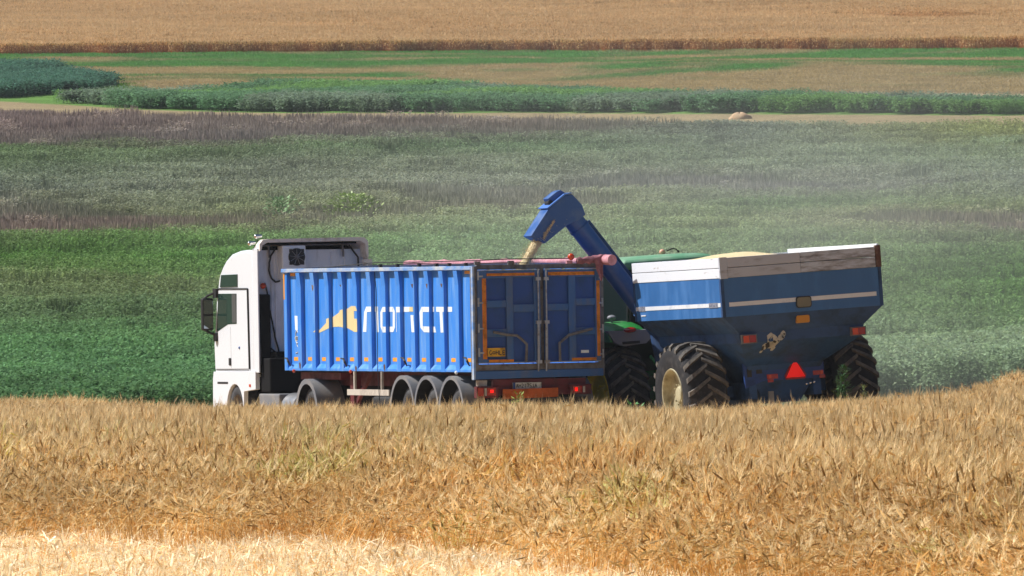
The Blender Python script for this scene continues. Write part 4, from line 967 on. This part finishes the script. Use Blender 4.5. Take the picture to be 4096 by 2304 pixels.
# air conditioning unit with fan
b = MB(); b.box(-.745, -.265, Y(11.52), Y(11.80), 3.0, 3.645); ac = b.build('air_conditioner', M['cab_white'], tk, bevel=.02)
fx, fz, fy = -.455, 3.425, Y(11.515)
b = MB(); b.tube([(fx, fy, fz), (fx, fy - .012, fz)], .168, 32)
for k in range(4):
    a = math.pi / 4 + k * math.pi / 2; b.box(fx + math.cos(a) * .17 - .03, fx + math.cos(a) * .17 + .03, fy - .01, fy, fz + math.sin(a) * .17 - .03, fz + math.sin(a) * .17 + .03)
fan = b.build('fan', M['black'], ac)
b = MB(); b.tube([(fx, fy - .03, fz), (fx, fy - .012, fz)], .047, 16); b.build('fan_hub', M['grey_worn'], fan)
b = MB()
for k in range(9):
    a = k * 2 * math.pi / 9 + .2; b.tube([(fx + math.cos(a) * .045, fy - .02, fz + math.sin(a) * .045), (fx + math.cos(a) * .15, fy - .016, fz + math.sin(a) * .15)], .004, 4)
b.build('fan_spokes', M['steel'], fan)
# cables and hoses
for pts in ([(-1.205, 3.58), (-1.18, 3.5), (-1.17, 3.35), (-1.205, 3.1), (-1.21, 2.85)], [(-.797, 3.60), (-.90, 3.45), (-.935, 3.28), (-.93, 3.15), (-.88, 3.02), (-.80, 2.95), (-.72, 2.97)],
            [(-1.03, 2.937), (-.99, 2.78), (-.965, 2.6), (-.93, 2.4), (-.88, 2.2), (-.83, 1.9), (-.76, 1.6)], [(-.95, 1.70), (-.85, 1.62), (-.72, 1.50)], [(-.24, 3.50), (-.215, 3.42), (-.21, 3.22)]):
    b = MB(); q = []
    for i in range(len(pts) - 1):
        for s in range(4): t = s / 4; q.append((pts[i][0] * (1 - t) + pts[i + 1][0] * t, Y(11.76) - .02 * math.sin(3 * t + i), pts[i][1] * (1 - t) + pts[i + 1][1] * t))
    q.append((pts[-1][0], Y(11.76), pts[-1][1])); b.tube(q, .017, 6); b.build('hose', M['black'], tk)
b = MB(); b.ball((-1.084, Y(11.70), 2.881), .06, 12); b.build('orange_marker_lamp', M['amber_lens'], tk, True)
b = MB(); b.box(-1.2, -.97, Y(11.60), Y(11.79), 1.2, 2.72); b.build('air_intake', M['shade_black'], tk, bevel=.03)
b = MB(); b.box(-1.15, -.45, Y(11.2), Y(11.75), .85, 1.5); b.box(-.95, -.45, Y(11.4), Y(11.78), 1.15, 1.62); b.build('engine_cover', M['shade_black'], tk, bevel=.03)
for (xx, zz, yy) in ((-1.19, 3.83, 11.75), (-1.285, 3.70, 11.85)):
    b = MB(); b.ball((xx, Y(yy), zz), .045, 12); b.tube([(xx, Y(yy), zz), (xx + .12, Y(yy + .05), zz + .01)], [.04, .03], 10); b.build('air_horn', M['chrome'], tk, True)
b = MB(); b.tube([(-1.10, Y(11.9), 3.74), (-1.09, Y(11.9), 3.98)], .008, 6); b.build('aerial', M['black'], tk)
# mirror
b = MB(); b.box(-1.515, -1.28, Y(13.98), Y(14.10), 2.03, 2.66); mi = b.build('mirror', M['black'], tk, bevel=.04)
c = MB(); c.box(-1.49, -1.305, Y(13.972), Y(13.982), 2.35, 2.62); c.box(-1.49, -1.305, Y(13.972), Y(13.982), 2.07, 2.31); c.build('mirror_glass', mat('mirror_glass', (.25, .3, .35, 1), .04, metal=1.0), mi)
c = MB(); c.tube([(-1.48, Y(14.04), 2.62), (-1.40, Y(14.0), 2.70), (-1.24, Y(13.9), 2.78)], .022, 8); c.tube([(-1.48, Y(14.04), 2.06), (-1.38, Y(14.0), 2.0), (-1.24, Y(13.95), 1.93)], .022, 8)
c.box(-1.30, -1.20, Y(13.8), Y(13.98), 2.66, 2.84); c.box(-1.30, -1.22, Y(13.85), Y(13.98), 1.82, 1.98); c.build('mirror_arm', M['black'], mi)
# wheels, tank, skirts, frame
road_wheel(tk, xl + .03, Y(12.92), .51, -1, .51, .32); road_wheel(tk, xr - .03, Y(12.92), .51, 1, .51, .32)
for sx, xx in ((-1, -1.22), (1, 1.22)):
    road_wheel(tk, xx - sx * .10, Y(9.0), .48, sx, .49, .45)
    g = MB(); rings = []
    for k in range(13):
        a = math.radians(-12 + 190 * k / 12); R1 = .60
        xo = xx + sx * .01; xi = xx - sx * .55
        rings.append([(xo, Y(8.98) - R1 * math.cos(a), .52 + R1 * math.sin(a)), (xo, Y(8.98) - (R1 - .10) * math.cos(a), .52 + (R1 - .10) * math.sin(a)), (xo - sx * .02, Y(8.98) - (R1 - .03) * math.cos(a), .52 + (R1 - .03) * math.sin(a)), (xi, Y(8.98) - (R1 - .03) * math.cos(a), .52 + (R1 - .03) * math.sin(a)), (xi, Y(8.98) - R1 * math.cos(a), .52 + R1 * math.sin(a))])
    g.loft(rings); mg = g.build('mudguard', M['mudguard'], tk, True)
    g = MB(); rings = []
    for k in range(15):
        a = math.radians(-10 + 186 * k / 14); R1 = .555
        rings.append([(q, Y(8.98) - r_ * math.cos(a), .52 + r_ * math.sin(a)) for q, r_ in ((xo - sx * .035, R1 + .012), (xo - sx * .035, R1 - .012), (xi, R1 - .012), (xi, R1 + .012))])
    g.loft(rings); g.build('liner', M['shade_black'], mg)
b = MB(); b.box(-.45, -.33, Y(8.2), Y(13.6), .72, .98); b.box(.33, .45, Y(8.2), Y(13.6), .72, .98); b.box(-.33, .33, Y(8.6), Y(9.4), .7, .95); b.box(-.45, .45, Y(11.3), Y(13.4), .6, 1.15); b.box(-.5, .9, Y(9.7), Y(11.7), .5, 1.1); b.build('frame', M['shade_black'], tk)
b = MB(); b.box(-.45, .45, Y(8.5), Y(9.5), 1.0, 1.09); b.build('coupling_plate', M['black'], tk, bevel=.03)
b = MB(); b.box(-1.2, -.6, Y(10.58), Y(11.72), .38, .82); b.build('battery_box', M['mudguard'], tk, bevel=.03)
b = MB(); b.tube([(-.92, Y(9.82), .56), (-.92, Y(10.48), .56)], .28, 28); b.build('fuel_tank', M['alu'], tk, True)

# ================================================================== green tractor (built in the cart's frame, axle at its own origin)
TX = 6.7
fm = thing('farm_tractor', 'green farm tractor with grey edged fender, hidden between the trailer and the cart', 'tractor', world_of(CA_LOC, CA_ROT, (0, TX, 0)), CA_ROT)
for sx in (-1, 1):
    farm_wheel(fm, sx * 1.44, 0, .99, .915, .74, sx, M['rim_yellow'], .55, .12, 22)
    fd = MB(); a, c_ = sorted((sx * 1.46, sx * .62))
    lo, hi = (a, c_)
    # rings along the fender from the front over the top to the rear; outer and inner side
    rr = []
    for (yy, zt, zb, ins) in [(1.05, 1.75, 1.55, .0), (.85, 2.12, 1.75, .0), (.5, 2.32, 1.95, .0), (.1, 2.375, 2.0, .02), (-.35, 2.34, 2.02, .04), (-.72, 2.225, 2.0, .08)]:
        rr.append([(lo + ins, yy, zb), (lo + ins * .5, yy, zt - .07), (lo + .12 + ins, yy, zt), (hi - .12 - ins, yy, zt), (hi - ins * .5, yy, zt - .07), (hi - ins, yy, zb)])
    fd.loft(rr); f_ = fd.build('fender', M['green_paint'], fm, True)
    lp = MB(); lp.loft([[(lo + .02, -.60, 2.22), (hi - .02, -.60, 2.2), (hi + .04, -.60, 2.05), (hi - .02, -.60, 1.96), (lo + .3, -.60, 1.93), (lo + .12, -.60, 2.02)], [(lo + .02, -.78, 2.215), (hi - .04, -.78, 2.19), (hi + .02, -.78, 2.03), (hi - .08, -.78, 1.94), (lo + .32, -.78, 1.915), (lo + .14, -.78, 1.99)]])
    lp.build('fender_lip', M['grey_paint'], f_, True)
    c = MB(); c.ball((sx * 1.0, -.76, 2.205), .13, 16, .42); c.build('tail_lamp', M['red_lens'], f_, True)
    c = MB(); c.box(sx * 1.0 - .17, sx * 1.0 + .17, -.80, -.77, 1.95, 2.0); c.build('lip_slot', M['black'], f_)
    c = MB(); c.ball((sx * 1.08, -.1, 2.45), .085, 14, .6); c.tube([(sx * 1.08, -.1, 2.36), (sx * 1.08, -.1, 2.44)], .02, 6); c.build('work_lamp', M['grey_paint'], f_, True)
    farm_wheel(fm, sx * 1.22, 2.75, .70, .70, .50, sx, M['rim_yellow'], .38, .2, 18)
b = MB(); b.tube([(-1.1, 0, .99), (1.1, 0, .99)], .17, 12); b.box(-.35, .35, -.7, 3.4, .75, 1.3); b.box(-.3, .3, -.85, -.5, .9, 1.6); b.build('rear_axle', M['green_paint'], fm)
b = MB(); b.loft([[(-.45, 1.5, 1.3), (.45, 1.5, 1.3), (.45, 1.5, 2.15), (.2, 1.5, 2.25), (-.2, 1.5, 2.25), (-.45, 1.5, 2.15)], [(-.38, 3.6, 1.2), (.38, 3.6, 1.2), (.36, 3.6, 1.8), (.18, 3.6, 1.92), (-.18, 3.6, 1.92), (-.36, 3.6, 1.8)]]); b.build('bonnet', M['green_paint'], fm, True)
b = MB(); b.loft([[(-.80, -.15, 1.95), (.80, -.15, 1.95), (.86, 1.45, 1.4), (-.86, 1.45, 1.4)], [(-.78, -.25, 2.6), (.78, -.25, 2.6), (.84, 1.5, 2.6), (-.84, 1.5, 2.6)], [(-.72, -.1, 3.30), (.72, -.1, 3.30), (.78, 1.4, 3.30), (-.78, 1.4, 3.30)]]); b.build('cab_glass', mat('cab_dark_glass', (.006, .012, .008, 1), .3, spec=.3), fm)
b = MB()
for sx in (-1, 1):
    b.tube([(sx * .80, -.15, 1.9), (sx * .79, -.26, 2.6), (sx * .73, -.1, 3.32)], .04, 6); b.tube([(sx * .87, 1.45, 1.4), (sx * .85, 1.5, 2.6), (sx * .79, 1.4, 3.32)], .035, 6)
b.build('cab_pillar', M['black'], fm)
b = MB(); rings = []
for zz, g in ((3.30, -.06), (3.335, .04), (3.43, .08), (3.49, .02), (3.53, -.18), (3.545, -.5)):
    rings.append([(-.82 - g, -.35 - g, zz), (.82 + g, -.35 - g, zz), (.84 + g, 1.5 + g, zz), (-.84 - g, 1.5 + g, zz)])
b.loft(rings); rf = b.build('cab_roof', M['green_roof'], fm, True, bevel=.03)
b = MB(); b.ball((.40, .85, 3.585), .06, 12, .9); b.tube([(.40, .85, 3.5), (.40, .85, 3.56)], .04, 10); b.build('roof_beacon', mat('pale_orange_lens', srgb(222, 168, 142), .4), fm, True)
b = MB(); b.tube([(.50, .85, 3.60), (.62, .9, 3.635), (.72, .95, 3.62), (.76, .95, 3.57)], .012, 6); b.ball((.76, .95, 3.575), .025, 8); b.build('roof_aerial', M['black'], fm)
b = MB(); b.tube([(-1.0, 1.35, 1.5), (-.98, 1.35, 2.6), (-.96, 1.3, 2.95)], [.045, .04, .04], 8); b.tube([(-.86, 1.5, 1.6), (-.84, 1.48, 2.9)], .02, 6); b.build('exhaust_pipe', M['grey_worn'], fm)
b = MB(); b.tube([(-.55, -.55, 1.7), (-.30, -.85, 1.2), (-.1, -1.1, .8)], .03, 6); b.tube([(-.45, -.6, 1.9), (-.25, -.8, 1.4), (-.22, -.95, .9)], .05, 6); b.build('lift_arm', M['green_paint'], fm)
b = MB(); b.box(-.56, -.36, -.92, -.8, 1.36, 1.44); b.build('hitch_bracket', mat('bare_tan_metal', srgb(190, 150, 110), .5), fm)
b = MB(); b.ball((-.62, -.9, 2.34), .03, 8); b.build('yellow_marker', mat('yellow_plastic', srgb(230, 230, 60), .4), fm, True)

# ================================================================== grain cart
gc_ = thing('grain_cart', 'large blue grain cart with white boards and a red triangle, its auger raised', 'grain cart', CA_LOC, CA_ROT)
WC = 1.5508; LC = 4.209; ZW, ZS, ZB = 3.4346, 3.0634, 2.3695
b = MB()
for (x0, x1, y0, y1) in ((-WC, -WC + .04, 0, LC), (WC - .04, WC, 0, LC), (-WC + .04, WC - .04, 0, .04), (-WC + .04, WC - .04, LC - .04, LC)): b.box(x0, x1, y0, y1, ZB, ZS)
hop = b.build('hopper', M['cart_blue'], gc_)
for q in ((-WC - .012, -WC + .05, -.012, .06), (WC - .05, WC + .012, -.012, .06), (-WC - .012, -WC + .05, LC - .06, LC + .012)):
    b = MB(); b.box(*q, ZB, ZS); b.build('corner_edge', M['cart_dark'], hop)
def rect(x, y0, y1, z, xx=None): xx = -x if xx is None else xx; return [(xx, y0, z), (x, y0, z), (x, y1, z), (xx, y1, z)]
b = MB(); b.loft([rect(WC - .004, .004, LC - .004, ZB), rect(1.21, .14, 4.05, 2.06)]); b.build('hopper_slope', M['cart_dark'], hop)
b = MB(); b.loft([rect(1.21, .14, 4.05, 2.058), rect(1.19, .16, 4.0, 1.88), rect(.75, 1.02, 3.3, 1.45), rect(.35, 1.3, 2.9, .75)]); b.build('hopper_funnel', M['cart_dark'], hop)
def boards(name, mt, pts_fn, bevel=.006):
    for k in range(2):
        z0 = ZS + k * (ZW - ZS) / 2 + .003; z1 = z0 + (ZW - ZS) / 2 - .010
        b = MB(); pts_fn(b, z0, z1); b.build(name, mt, gc_, bevel=bevel)
boards('side_board', M['board'], lambda b, z0, z1: b.box(-WC - .01, -WC + .03, .02, LC, z0, z1))
boards('side_board', M['board'], lambda b, z0, z1: b.box(WC - .03, WC + .01, .02, LC, z0, z1 + (.055 if z0 > 3.2 else .0)))
boards('rear_board', M['board_grey'], lambda b, z0, z1: b.box(-WC + .14, .0, -.02, .02, z0, z1))
boards('rear_board', M['board_worn'], lambda b, z0, z1: b.box(.004, WC - .09, -.02, .02, z0, z1))
boards('front_board', M['board_worn'], lambda b, z0, z1: b.box(-WC + .04, WC - .04, LC - .02, LC + .02, z0, z1))
b = MB(); b.box(-WC - .014, -WC + .13, -.035, -.0, ZS - .01, ZW + .004); b.build('corner_plate', M['board_grey'], gc_)
b = MB(); b.box(WC - .085, WC + .015, -.035, .03, ZS + .0, ZW + .02); b.build('corner_plate', M['rust'], gc_)
b = MB(); b.box(-1.42, 1.44, -.008, -.002, 2.550, 2.626); b.build('rear_stripe', M['stripe'], hop)
b = MB(); b.box(-WC - .007, -WC - .001, .03, 4.15, 2.556, 2.627); b.build('side_stripe', M['stripe'], hop)
blot = mat('grey_blotch', srgb(150, 156, 170), .5, dirt=srgb(60, 64, 90), damt=.55, dscale=30)
for y0, y1 in ((.2, .62), (3.70, 4.0)):
    b = MB(); b.box(-WC - .010, -WC - .006, y0, y1, 2.545, 2.635); b.build('worn_decal', blot, hop)
b = MB(); b.box(-WC - .010, -WC - .001, 3.70, 3.92, 2.456, 2.478); b.build('small_plate', M['stripe'], hop)
def rrect(x0, x1, z0, z1, r, n=5):
    p = []
    for cx, cz, a0 in ((x1 - r, z1 - r, 0), (x0 + r, z1 - r, 90), (x0 + r, z0 + r, 180), (x1 - r, z0 + r, 270)):
        p += [(cx + r * math.cos(math.radians(a0 + 90 * k / n)), cz + r * math.sin(math.radians(a0 + 90 * k / n))) for k in range(n + 1)]
    return p
b = MB(); b.prism(rrect(-.135, .165, 2.435, 2.640, .05), 1, -.022, 0); vw = b.build('view_window', M['ink'], hop)
b = MB(); b.prism(rrect(-.118, .148, 2.45, 2.622, .045), 1, -.030, -.02); b.build('window_pane', M['view_glass'], vw)
b = MB(); b.loft([[(x_, .02, z_) for x_, z_ in rrect(-.13, .12, 2.165, 2.30, .03)], [(x_, .10, z_) for x_, z_ in rrect(-.13, .12, 2.165, 2.30, .03)]]); b.build('amber_lamp', M['amber_dull'], hop)
b = MB(); b.box(-WC - .01 + .25, -WC + .32, 3.2, 3.9, 2.22, 2.30); b.build('amber_lamp', M['amber_dull'], hop)
for x0, x1, z0, z1 in ((-1.19, -.90, 1.865, 2.03), (.93, 1.22, 1.86, 2.02)):
    b = MB(); b.box(x0, x1, .07, .14, z0, z1); l_ = b.build('tail_light', M['grey_worn'], gc_)
    c = MB(); c.box(x0 + .025, (x0 + x1) / 2 - .01, .06, .07, z0 + .02, z1 - .02); c.build('lens', M['amber_lens'], l_)
    c = MB(); c.box((x0 + x1) / 2 + .0, x1 - .025, .06, .07, z0 + .02, z1 - .02); c.build('lens', M['red_lens'], l_)
# worn sticker on the sloping rear of the hopper
b = MB(); bk = MB()
def on_slope(x_, z_): 
    t = (z_ - 1.45) / .43; yy = (1.02 - .86 * t) if z_ < 1.88 else .15; return (x_, yy - .012, z_)
for cx, cz, r in (((q[0] + .5) * .82 - .5, q[1], q[2] * .9) for q in ((-.62, 1.935, .10), (-.55, 1.90, .09), (-.40, 1.93, .06), (-.33, 2.00, .055), (-.36, 1.95, .05), (-.52, 1.82, .085), (-.60, 1.80, .06), (-.72, 1.815, .04), (-.70, 1.70, .03), (-.46, 1.74, .045), (-.48, 1.86, .07), (-.66, 1.76, .035))):
    pts = [(cx + .0 + r * math.cos(a) * (1 + .15 * math.sin(3 * a + cx * 40)), cz + r * math.sin(a) * (1 + .12 * math.sin(5 * a))) for a in [i * 2 * math.pi / 12 for i in range(12)]]
    b.add([on_slope(*p) for p in pts], [tuple(range(12))])
b.build('worn_sticker', M['sticker'], hop)
for p, q, t in (((-.66, 1.85), (-.58, 1.76), .03), ((-.70, 1.80), (-.66, 1.72), .018), ((-.56, 1.88), (-.49, 1.85), .015), ((-.39, 1.95), (-.36, 1.92), .014), ((-.36, 2.0), (-.33, 1.98), .012)):
    d_ = Vector((q[0] - p[0], q[1] - p[1])).normalized(); n_ = (-d_.y * t, d_.x * t)
    bk.add([tuple(Vector(on_slope(*c)) + Vector((0, -.01, 0))) for c in ((p[0] - n_[0], p[1] - n_[1]), (q[0] - n_[0], q[1] - n_[1]), (q[0] + n_[0], q[1] + n_[1]), (p[0] + n_[0], p[1] + n_[1]))], [(0, 1, 2, 3)])
bk.build('sticker_print', M['ink'], hop)
# rear bar with signs
b = MB(); b.prism([(-.80, 1.50), (.76, 1.485), (.76, 1.15), (-.43, 1.16), (-.78, 1.055)], 1, 1.06, 1.12); bar = b.build('rear_bar', M['cart_bar'], gc_)
b = MB()
for x0, x1, z0, z1 in ((-.74, -.65, 1.25, 1.40), (-.56, -.45, 1.30, 1.41)): b.box(x0, x1, 1.050, 1.07, z0, z1)
b.build('bar_opening', M['ink'], bar)
def tri(cx, cz, wd, h, cut): 
    return [(cx - cut * .5, cz + h), (cx + cut * .5, cz + h), (cx + wd / 2, cz + cut), (cx + wd / 2 - cut * .4, cz), (cx - wd / 2 + cut * .4, cz), (cx - wd / 2, cz + cut)]
b = MB(); b.prism(tri(.19, 1.155, .42, .345, .07), 1, 1.030, 1.058); sm = b.build('slow_vehicle_triangle', M['smv_red'], gc_)
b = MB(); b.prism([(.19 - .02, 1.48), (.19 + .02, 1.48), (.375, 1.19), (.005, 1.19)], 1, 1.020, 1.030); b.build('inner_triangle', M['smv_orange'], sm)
for x0, x1, z0, z1, am in ((-.36, -.15, 1.19, 1.275, -.33), (.54, .74, 1.20, 1.28, .68)):
    b = MB(); b.box(x0, x1, 1.045, 1.06, z0, z1); r_ = b.build('rear_reflector', M['red_lens'], bar)
    c = MB(); c.box(am, am + .05, 1.038, 1.045, z0 + .01, z1 - .01); c.build('lens', M['amber_lens'], r_)
    c = MB(); c.box(am - .02, am + .09, 1.045, 1.06, z0 - .06, z0 - .005); c.build('lens', M['red_lens'], r_)
for k in range(3):
    b = MB(); b.ball((.40 + .075 * k, 1.05, 1.055 + .012 * k), .027, 10); b.build('chain_link', M['chrome'], gc_, True)
b = MB(); b.box(-.36, -.27, 1.0, 1.06, .55, .97); b.build('rear_post', M['mudguard'], gc_)
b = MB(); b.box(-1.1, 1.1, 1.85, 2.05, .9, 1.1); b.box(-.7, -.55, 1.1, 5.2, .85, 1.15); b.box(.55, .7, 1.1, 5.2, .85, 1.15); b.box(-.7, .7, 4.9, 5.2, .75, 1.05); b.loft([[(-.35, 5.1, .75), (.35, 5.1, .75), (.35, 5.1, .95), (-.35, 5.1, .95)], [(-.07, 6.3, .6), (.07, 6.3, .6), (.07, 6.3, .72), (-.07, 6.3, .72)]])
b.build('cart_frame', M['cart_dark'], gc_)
farm_wheel(gc_, -1.85, 1.98, 1.02, .935, .76, -1, M['rim_cream'], .46, .16, 21)
farm_wheel(gc_, 1.85, 1.98, .98, .935, .76, 1, M['rim_cream'], .46, .16, 21)
# auger
YA = 5.3; DX = .14
b = MB(); ax = Vector((.583, 0, -.812)); p0 = Vector((-2.40 + DX, YA, 4.37)); b.tube([p0 + ax * 0.0, p0 + ax * 3.0], .186, 32); au = b.build('auger_tube', M['auger'], gc_, True)
b = MB(); nrm = Vector((.812, 0, .583)); b.tube([p0 + ax * .30 + nrm * .215 + Vector((0, .05, 0)), p0 + ax * 2.3 + nrm * .215 + Vector((0, .05, 0))], .05, 12); b.build('pipe', M['cart_dark'], au, True)
b = MB(); b.tube([p0 + ax * .26, p0 + ax * .30], .20, 32); b.tube([p0 + ax * 2.2, p0 + ax * 2.26], .20, 32); b.build('collar', M['auger'], au, True)
b = MB(); b.tube([(-.80 + DX, YA, 2.2), (-.6, YA - .1, 1.4), (-.5, YA - .4, .8)], .2, 20); b.build('lower_auger', M['cart_dark'], gc_, True)
head = [(-2.891, 4.533), (-2.555, 4.755), (-2.414, 4.772), (-2.326, 4.678), (-2.227, 4.558), (-2.174, 4.378), (-2.30, 4.30), (-2.538, 4.214), (-3.01, 3.905), (-3.275, 4.06)]
head = [(p[0] + DX, p[1]) for p in head]
b = MB(); b.loft([[(p[0], YA - .20, p[1]) for p in head], [(p[0], YA + .20, p[1]) for p in head]]); hd = b.build('auger_head', M['auger'], gc_, bevel=.015)
b = MB(); b.loft([[(-2.70, YA - .21, 4.44), (-2.78, YA - .21, 4.28), (-3.02, YA - .19, 3.96), (-3.13, YA - .17, 4.06), (-2.74, YA - .21, 4.50)], [(-2.70, YA - .15, 4.44), (-2.78, YA - .15, 4.28), (-3.02, YA - .14, 3.96), (-3.13, YA - .13, 4.06), (-2.74, YA - .15, 4.50)]]); b.build('spout', M['auger'], hd)
b = MB(); b.prism([(q[0] + DX, q[1]) for q in [(-2.91, 4.535), (-2.555, 4.762), (-2.414, 4.785), (-2.44, 4.800), (-2.57, 4.785), (-2.93, 4.550)]], 1, YA - .24, YA + .24); b.build('head_plate', mat('pale_blue_plate', srgb(82, 128, 205), .4), hd)
b = MB(); b.prism([(q[0] + DX, q[1]) for q in [(-2.80, 4.60), (-2.62, 4.73), (-2.50, 4.79), (-2.60, 4.86), (-2.68, 4.835), (-2.86, 4.72)]], 1, YA - .13, YA + .13); b.build('head_motor', M['auger'], hd, bevel=.01)
b = MB(); b.tube([(-2.82 + DX, YA - .15, 4.64), (-2.80 + DX, YA + .1, 4.63)], .05, 10); b.build('head_pulley', M['black'], hd)

# grain heaped in the cart
b = MB(); nx_, ny_ = 24, 32; hx, hy = WC - .03, LC - .03
vv = []
for j in range(ny_ + 1):
    for i in range(nx_ + 1):
        xx = -hx + 2 * hx * i / nx_; yy = .03 + (hy - .03) * j / ny_
        r_ = math.hypot(xx / 1.15, (yy - 2.9) / 1.45)
        z_ = 3.35 + .13 * math.exp(-r_ ** 2 * .9) * (1.15 - .3 * abs(xx)) + .008 * math.sin(7 * xx) * math.sin(5 * yy) - .10 * max(0, (xx - .2) / 1.3)
        vv.append((xx, yy, z_))
b.add(vv, [(j * (nx_ + 1) + i, j * (nx_ + 1) + i + 1, (j + 1) * (nx_ + 1) + i + 1, (j + 1) * (nx_ + 1) + i) for j in range(ny_) for i in range(nx_)])
o = b.build('grain_heap', M['grain'], None, True); o.location = CA_LOC; o.rotation_euler = CA_ROT
tag(o, 'pale heap of threshed grain rising above the boards of the cart', 'grain heap')
# falling grain
b = MB(); r2 = random.Random(3)
org = Vector((-3.02, YA, 4.06))
def stream_pt(t, u, v):
    # t 0..1 down the fall; u across, v depth
    cx = -2.99 + DX - .68 * t; cz = 4.10 - .95 * t; wd = .215 + .03 * t
    return Vector((cx + u * wd * .85, YA - .04 + v * .13, cz + u * wd * .5))
core = []
for k in range(16):
    t = k / 15; core.append([tuple(stream_pt(t, math.cos(a) * (.84 + .1 * math.sin(7 * a + k)), math.sin(a) * .8)) for a in [i * 2 * math.pi / 14 for i in range(14)]])
b.loft(core)
def kern(p, s):
    d1 = Vector((r2.gauss(0, 1), r2.gauss(0, 1), r2.gauss(0, 1))).normalized() * s; d2 = d1.orthogonal().normalized() * s * .45; d3 = d1.cross(d2).normalized() * s * .45
    b.add([p + d1, p - d1, p + d2, p - d2, p + d3, p - d3], [(0, 2, 4), (0, 4, 3), (0, 3, 5), (0, 5, 2), (1, 4, 2), (1, 3, 4), (1, 5, 3), (1, 2, 5)])
for i in range(900):
    t = r2.random(); kern(stream_pt(t, r2.gauss(0, 1.3), r2.gauss(0, 1)) + Vector((r2.gauss(0, .03), 0, 0)), .008)
for i in range(5200):
    t = r2.random() * 1.02; sp_ = 1.0 + .25 * t
    kern(stream_pt(t, max(-1.8, min(1.8, r2.gauss(0, .62))) * sp_, max(-1.6, min(1.6, r2.gauss(0, .6)))), .010)
for i in range(500):
    t = r2.random(); kern(Vector((-2.80 + DX - .24 * t + r2.gauss(0, .006), YA - .22, 4.31 - .30 * t + r2.gauss(0, .012 * (1 + 2 * t)))), .009)
o = b.build('grain_stream', M['grain'], None); o.location = CA_LOC; o.rotation_euler = CA_ROT
tag(o, 'stream of pale grain pouring from the auger spout into the trailer', 'grain', None, 'stuff')

# ------------------------------------------------------------------ air
def volume_box(name, label, box, density, colour, aniso=.3):
    b = MB(); b.box(*box)
    m = bpy.data.materials.new(name); m.use_nodes = True; n = m.node_tree; n.nodes.clear()
    out = n.nodes.new('ShaderNodeOutputMaterial'); v = n.nodes.new('ShaderNodeVolumePrincipled')
    v.inputs['Density'].default_value = density; v.inputs['Color'].default_value = colour; v.inputs['Anisotropy'].default_value = aniso
    n.links.new(v.outputs[0], out.inputs['Volume'])
    o = b.build(name, m); tag(o, label, None, None, 'stuff'); return o, m
hz, _ = volume_box('haze', 'thin summer haze over the fields', (-1700, 1700, -260, 3150, -12, 75), .00010, (.84, .87, .92, 1))

# dust hanging behind the vehicles
b = MB(); b.ball((0, 0, 0), 1.0, 28)
dm = bpy.data.materials.new('dust'); dm.use_nodes = True; n = dm.node_tree; n.nodes.clear(); L = n.links
out = n.nodes.new('ShaderNodeOutputMaterial'); v = n.nodes.new('ShaderNodeVolumePrincipled'); tc = n.nodes.new('ShaderNodeTexCoord')
ln_ = n.nodes.new('ShaderNodeVectorMath'); ln_.operation = 'LENGTH'; L.new(tc.outputs['Object'], ln_.inputs[0])
mr = n.nodes.new('ShaderNodeMapRange'); mr.inputs[1].default_value = .15; mr.inputs[2].default_value = .97; mr.inputs[3].default_value = 1; mr.inputs[4].default_value = 0; mr.interpolation_type = 'SMOOTHSTEP'
L.new(ln_.outputs['Value'], mr.inputs[0])
nz = n.nodes.new('ShaderNodeTexNoise'); nz.inputs['Scale'].default_value = 2.2; nz.inputs['Detail'].default_value = 3; L.new(tc.outputs['Object'], nz.inputs['Vector'])
m2 = n.nodes.new('ShaderNodeMapRange'); m2.inputs[1].default_value = .35; m2.inputs[2].default_value = .7; m2.inputs[3].default_value = .15; m2.inputs[4].default_value = 1; L.new(nz.outputs[0], m2.inputs[0])
mm = n.nodes.new('ShaderNodeMath'); mm.operation = 'MULTIPLY'; L.new(mr.outputs[0], mm.inputs[0]); L.new(m2.outputs[0], mm.inputs[1])
m3 = n.nodes.new('ShaderNodeMath'); m3.operation = 'MULTIPLY'; L.new(mm.outputs[0], m3.inputs[0]); m3.inputs[1].default_value = .046
L.new(m3.outputs[0], v.inputs['Density']); v.inputs['Color'].default_value = (.72, .74, .68, 1); v.inputs['Anisotropy'].default_value = .2; L.new(v.outputs[0], out.inputs['Volume'])
o = b.build('dust_cloud', dm); o.location = (5.0, 232, 3.3); o.scale = (15, 14, 6.6)
tag(o, 'pale dust drifting behind the trailer and the cart', None, None, 'stuff')
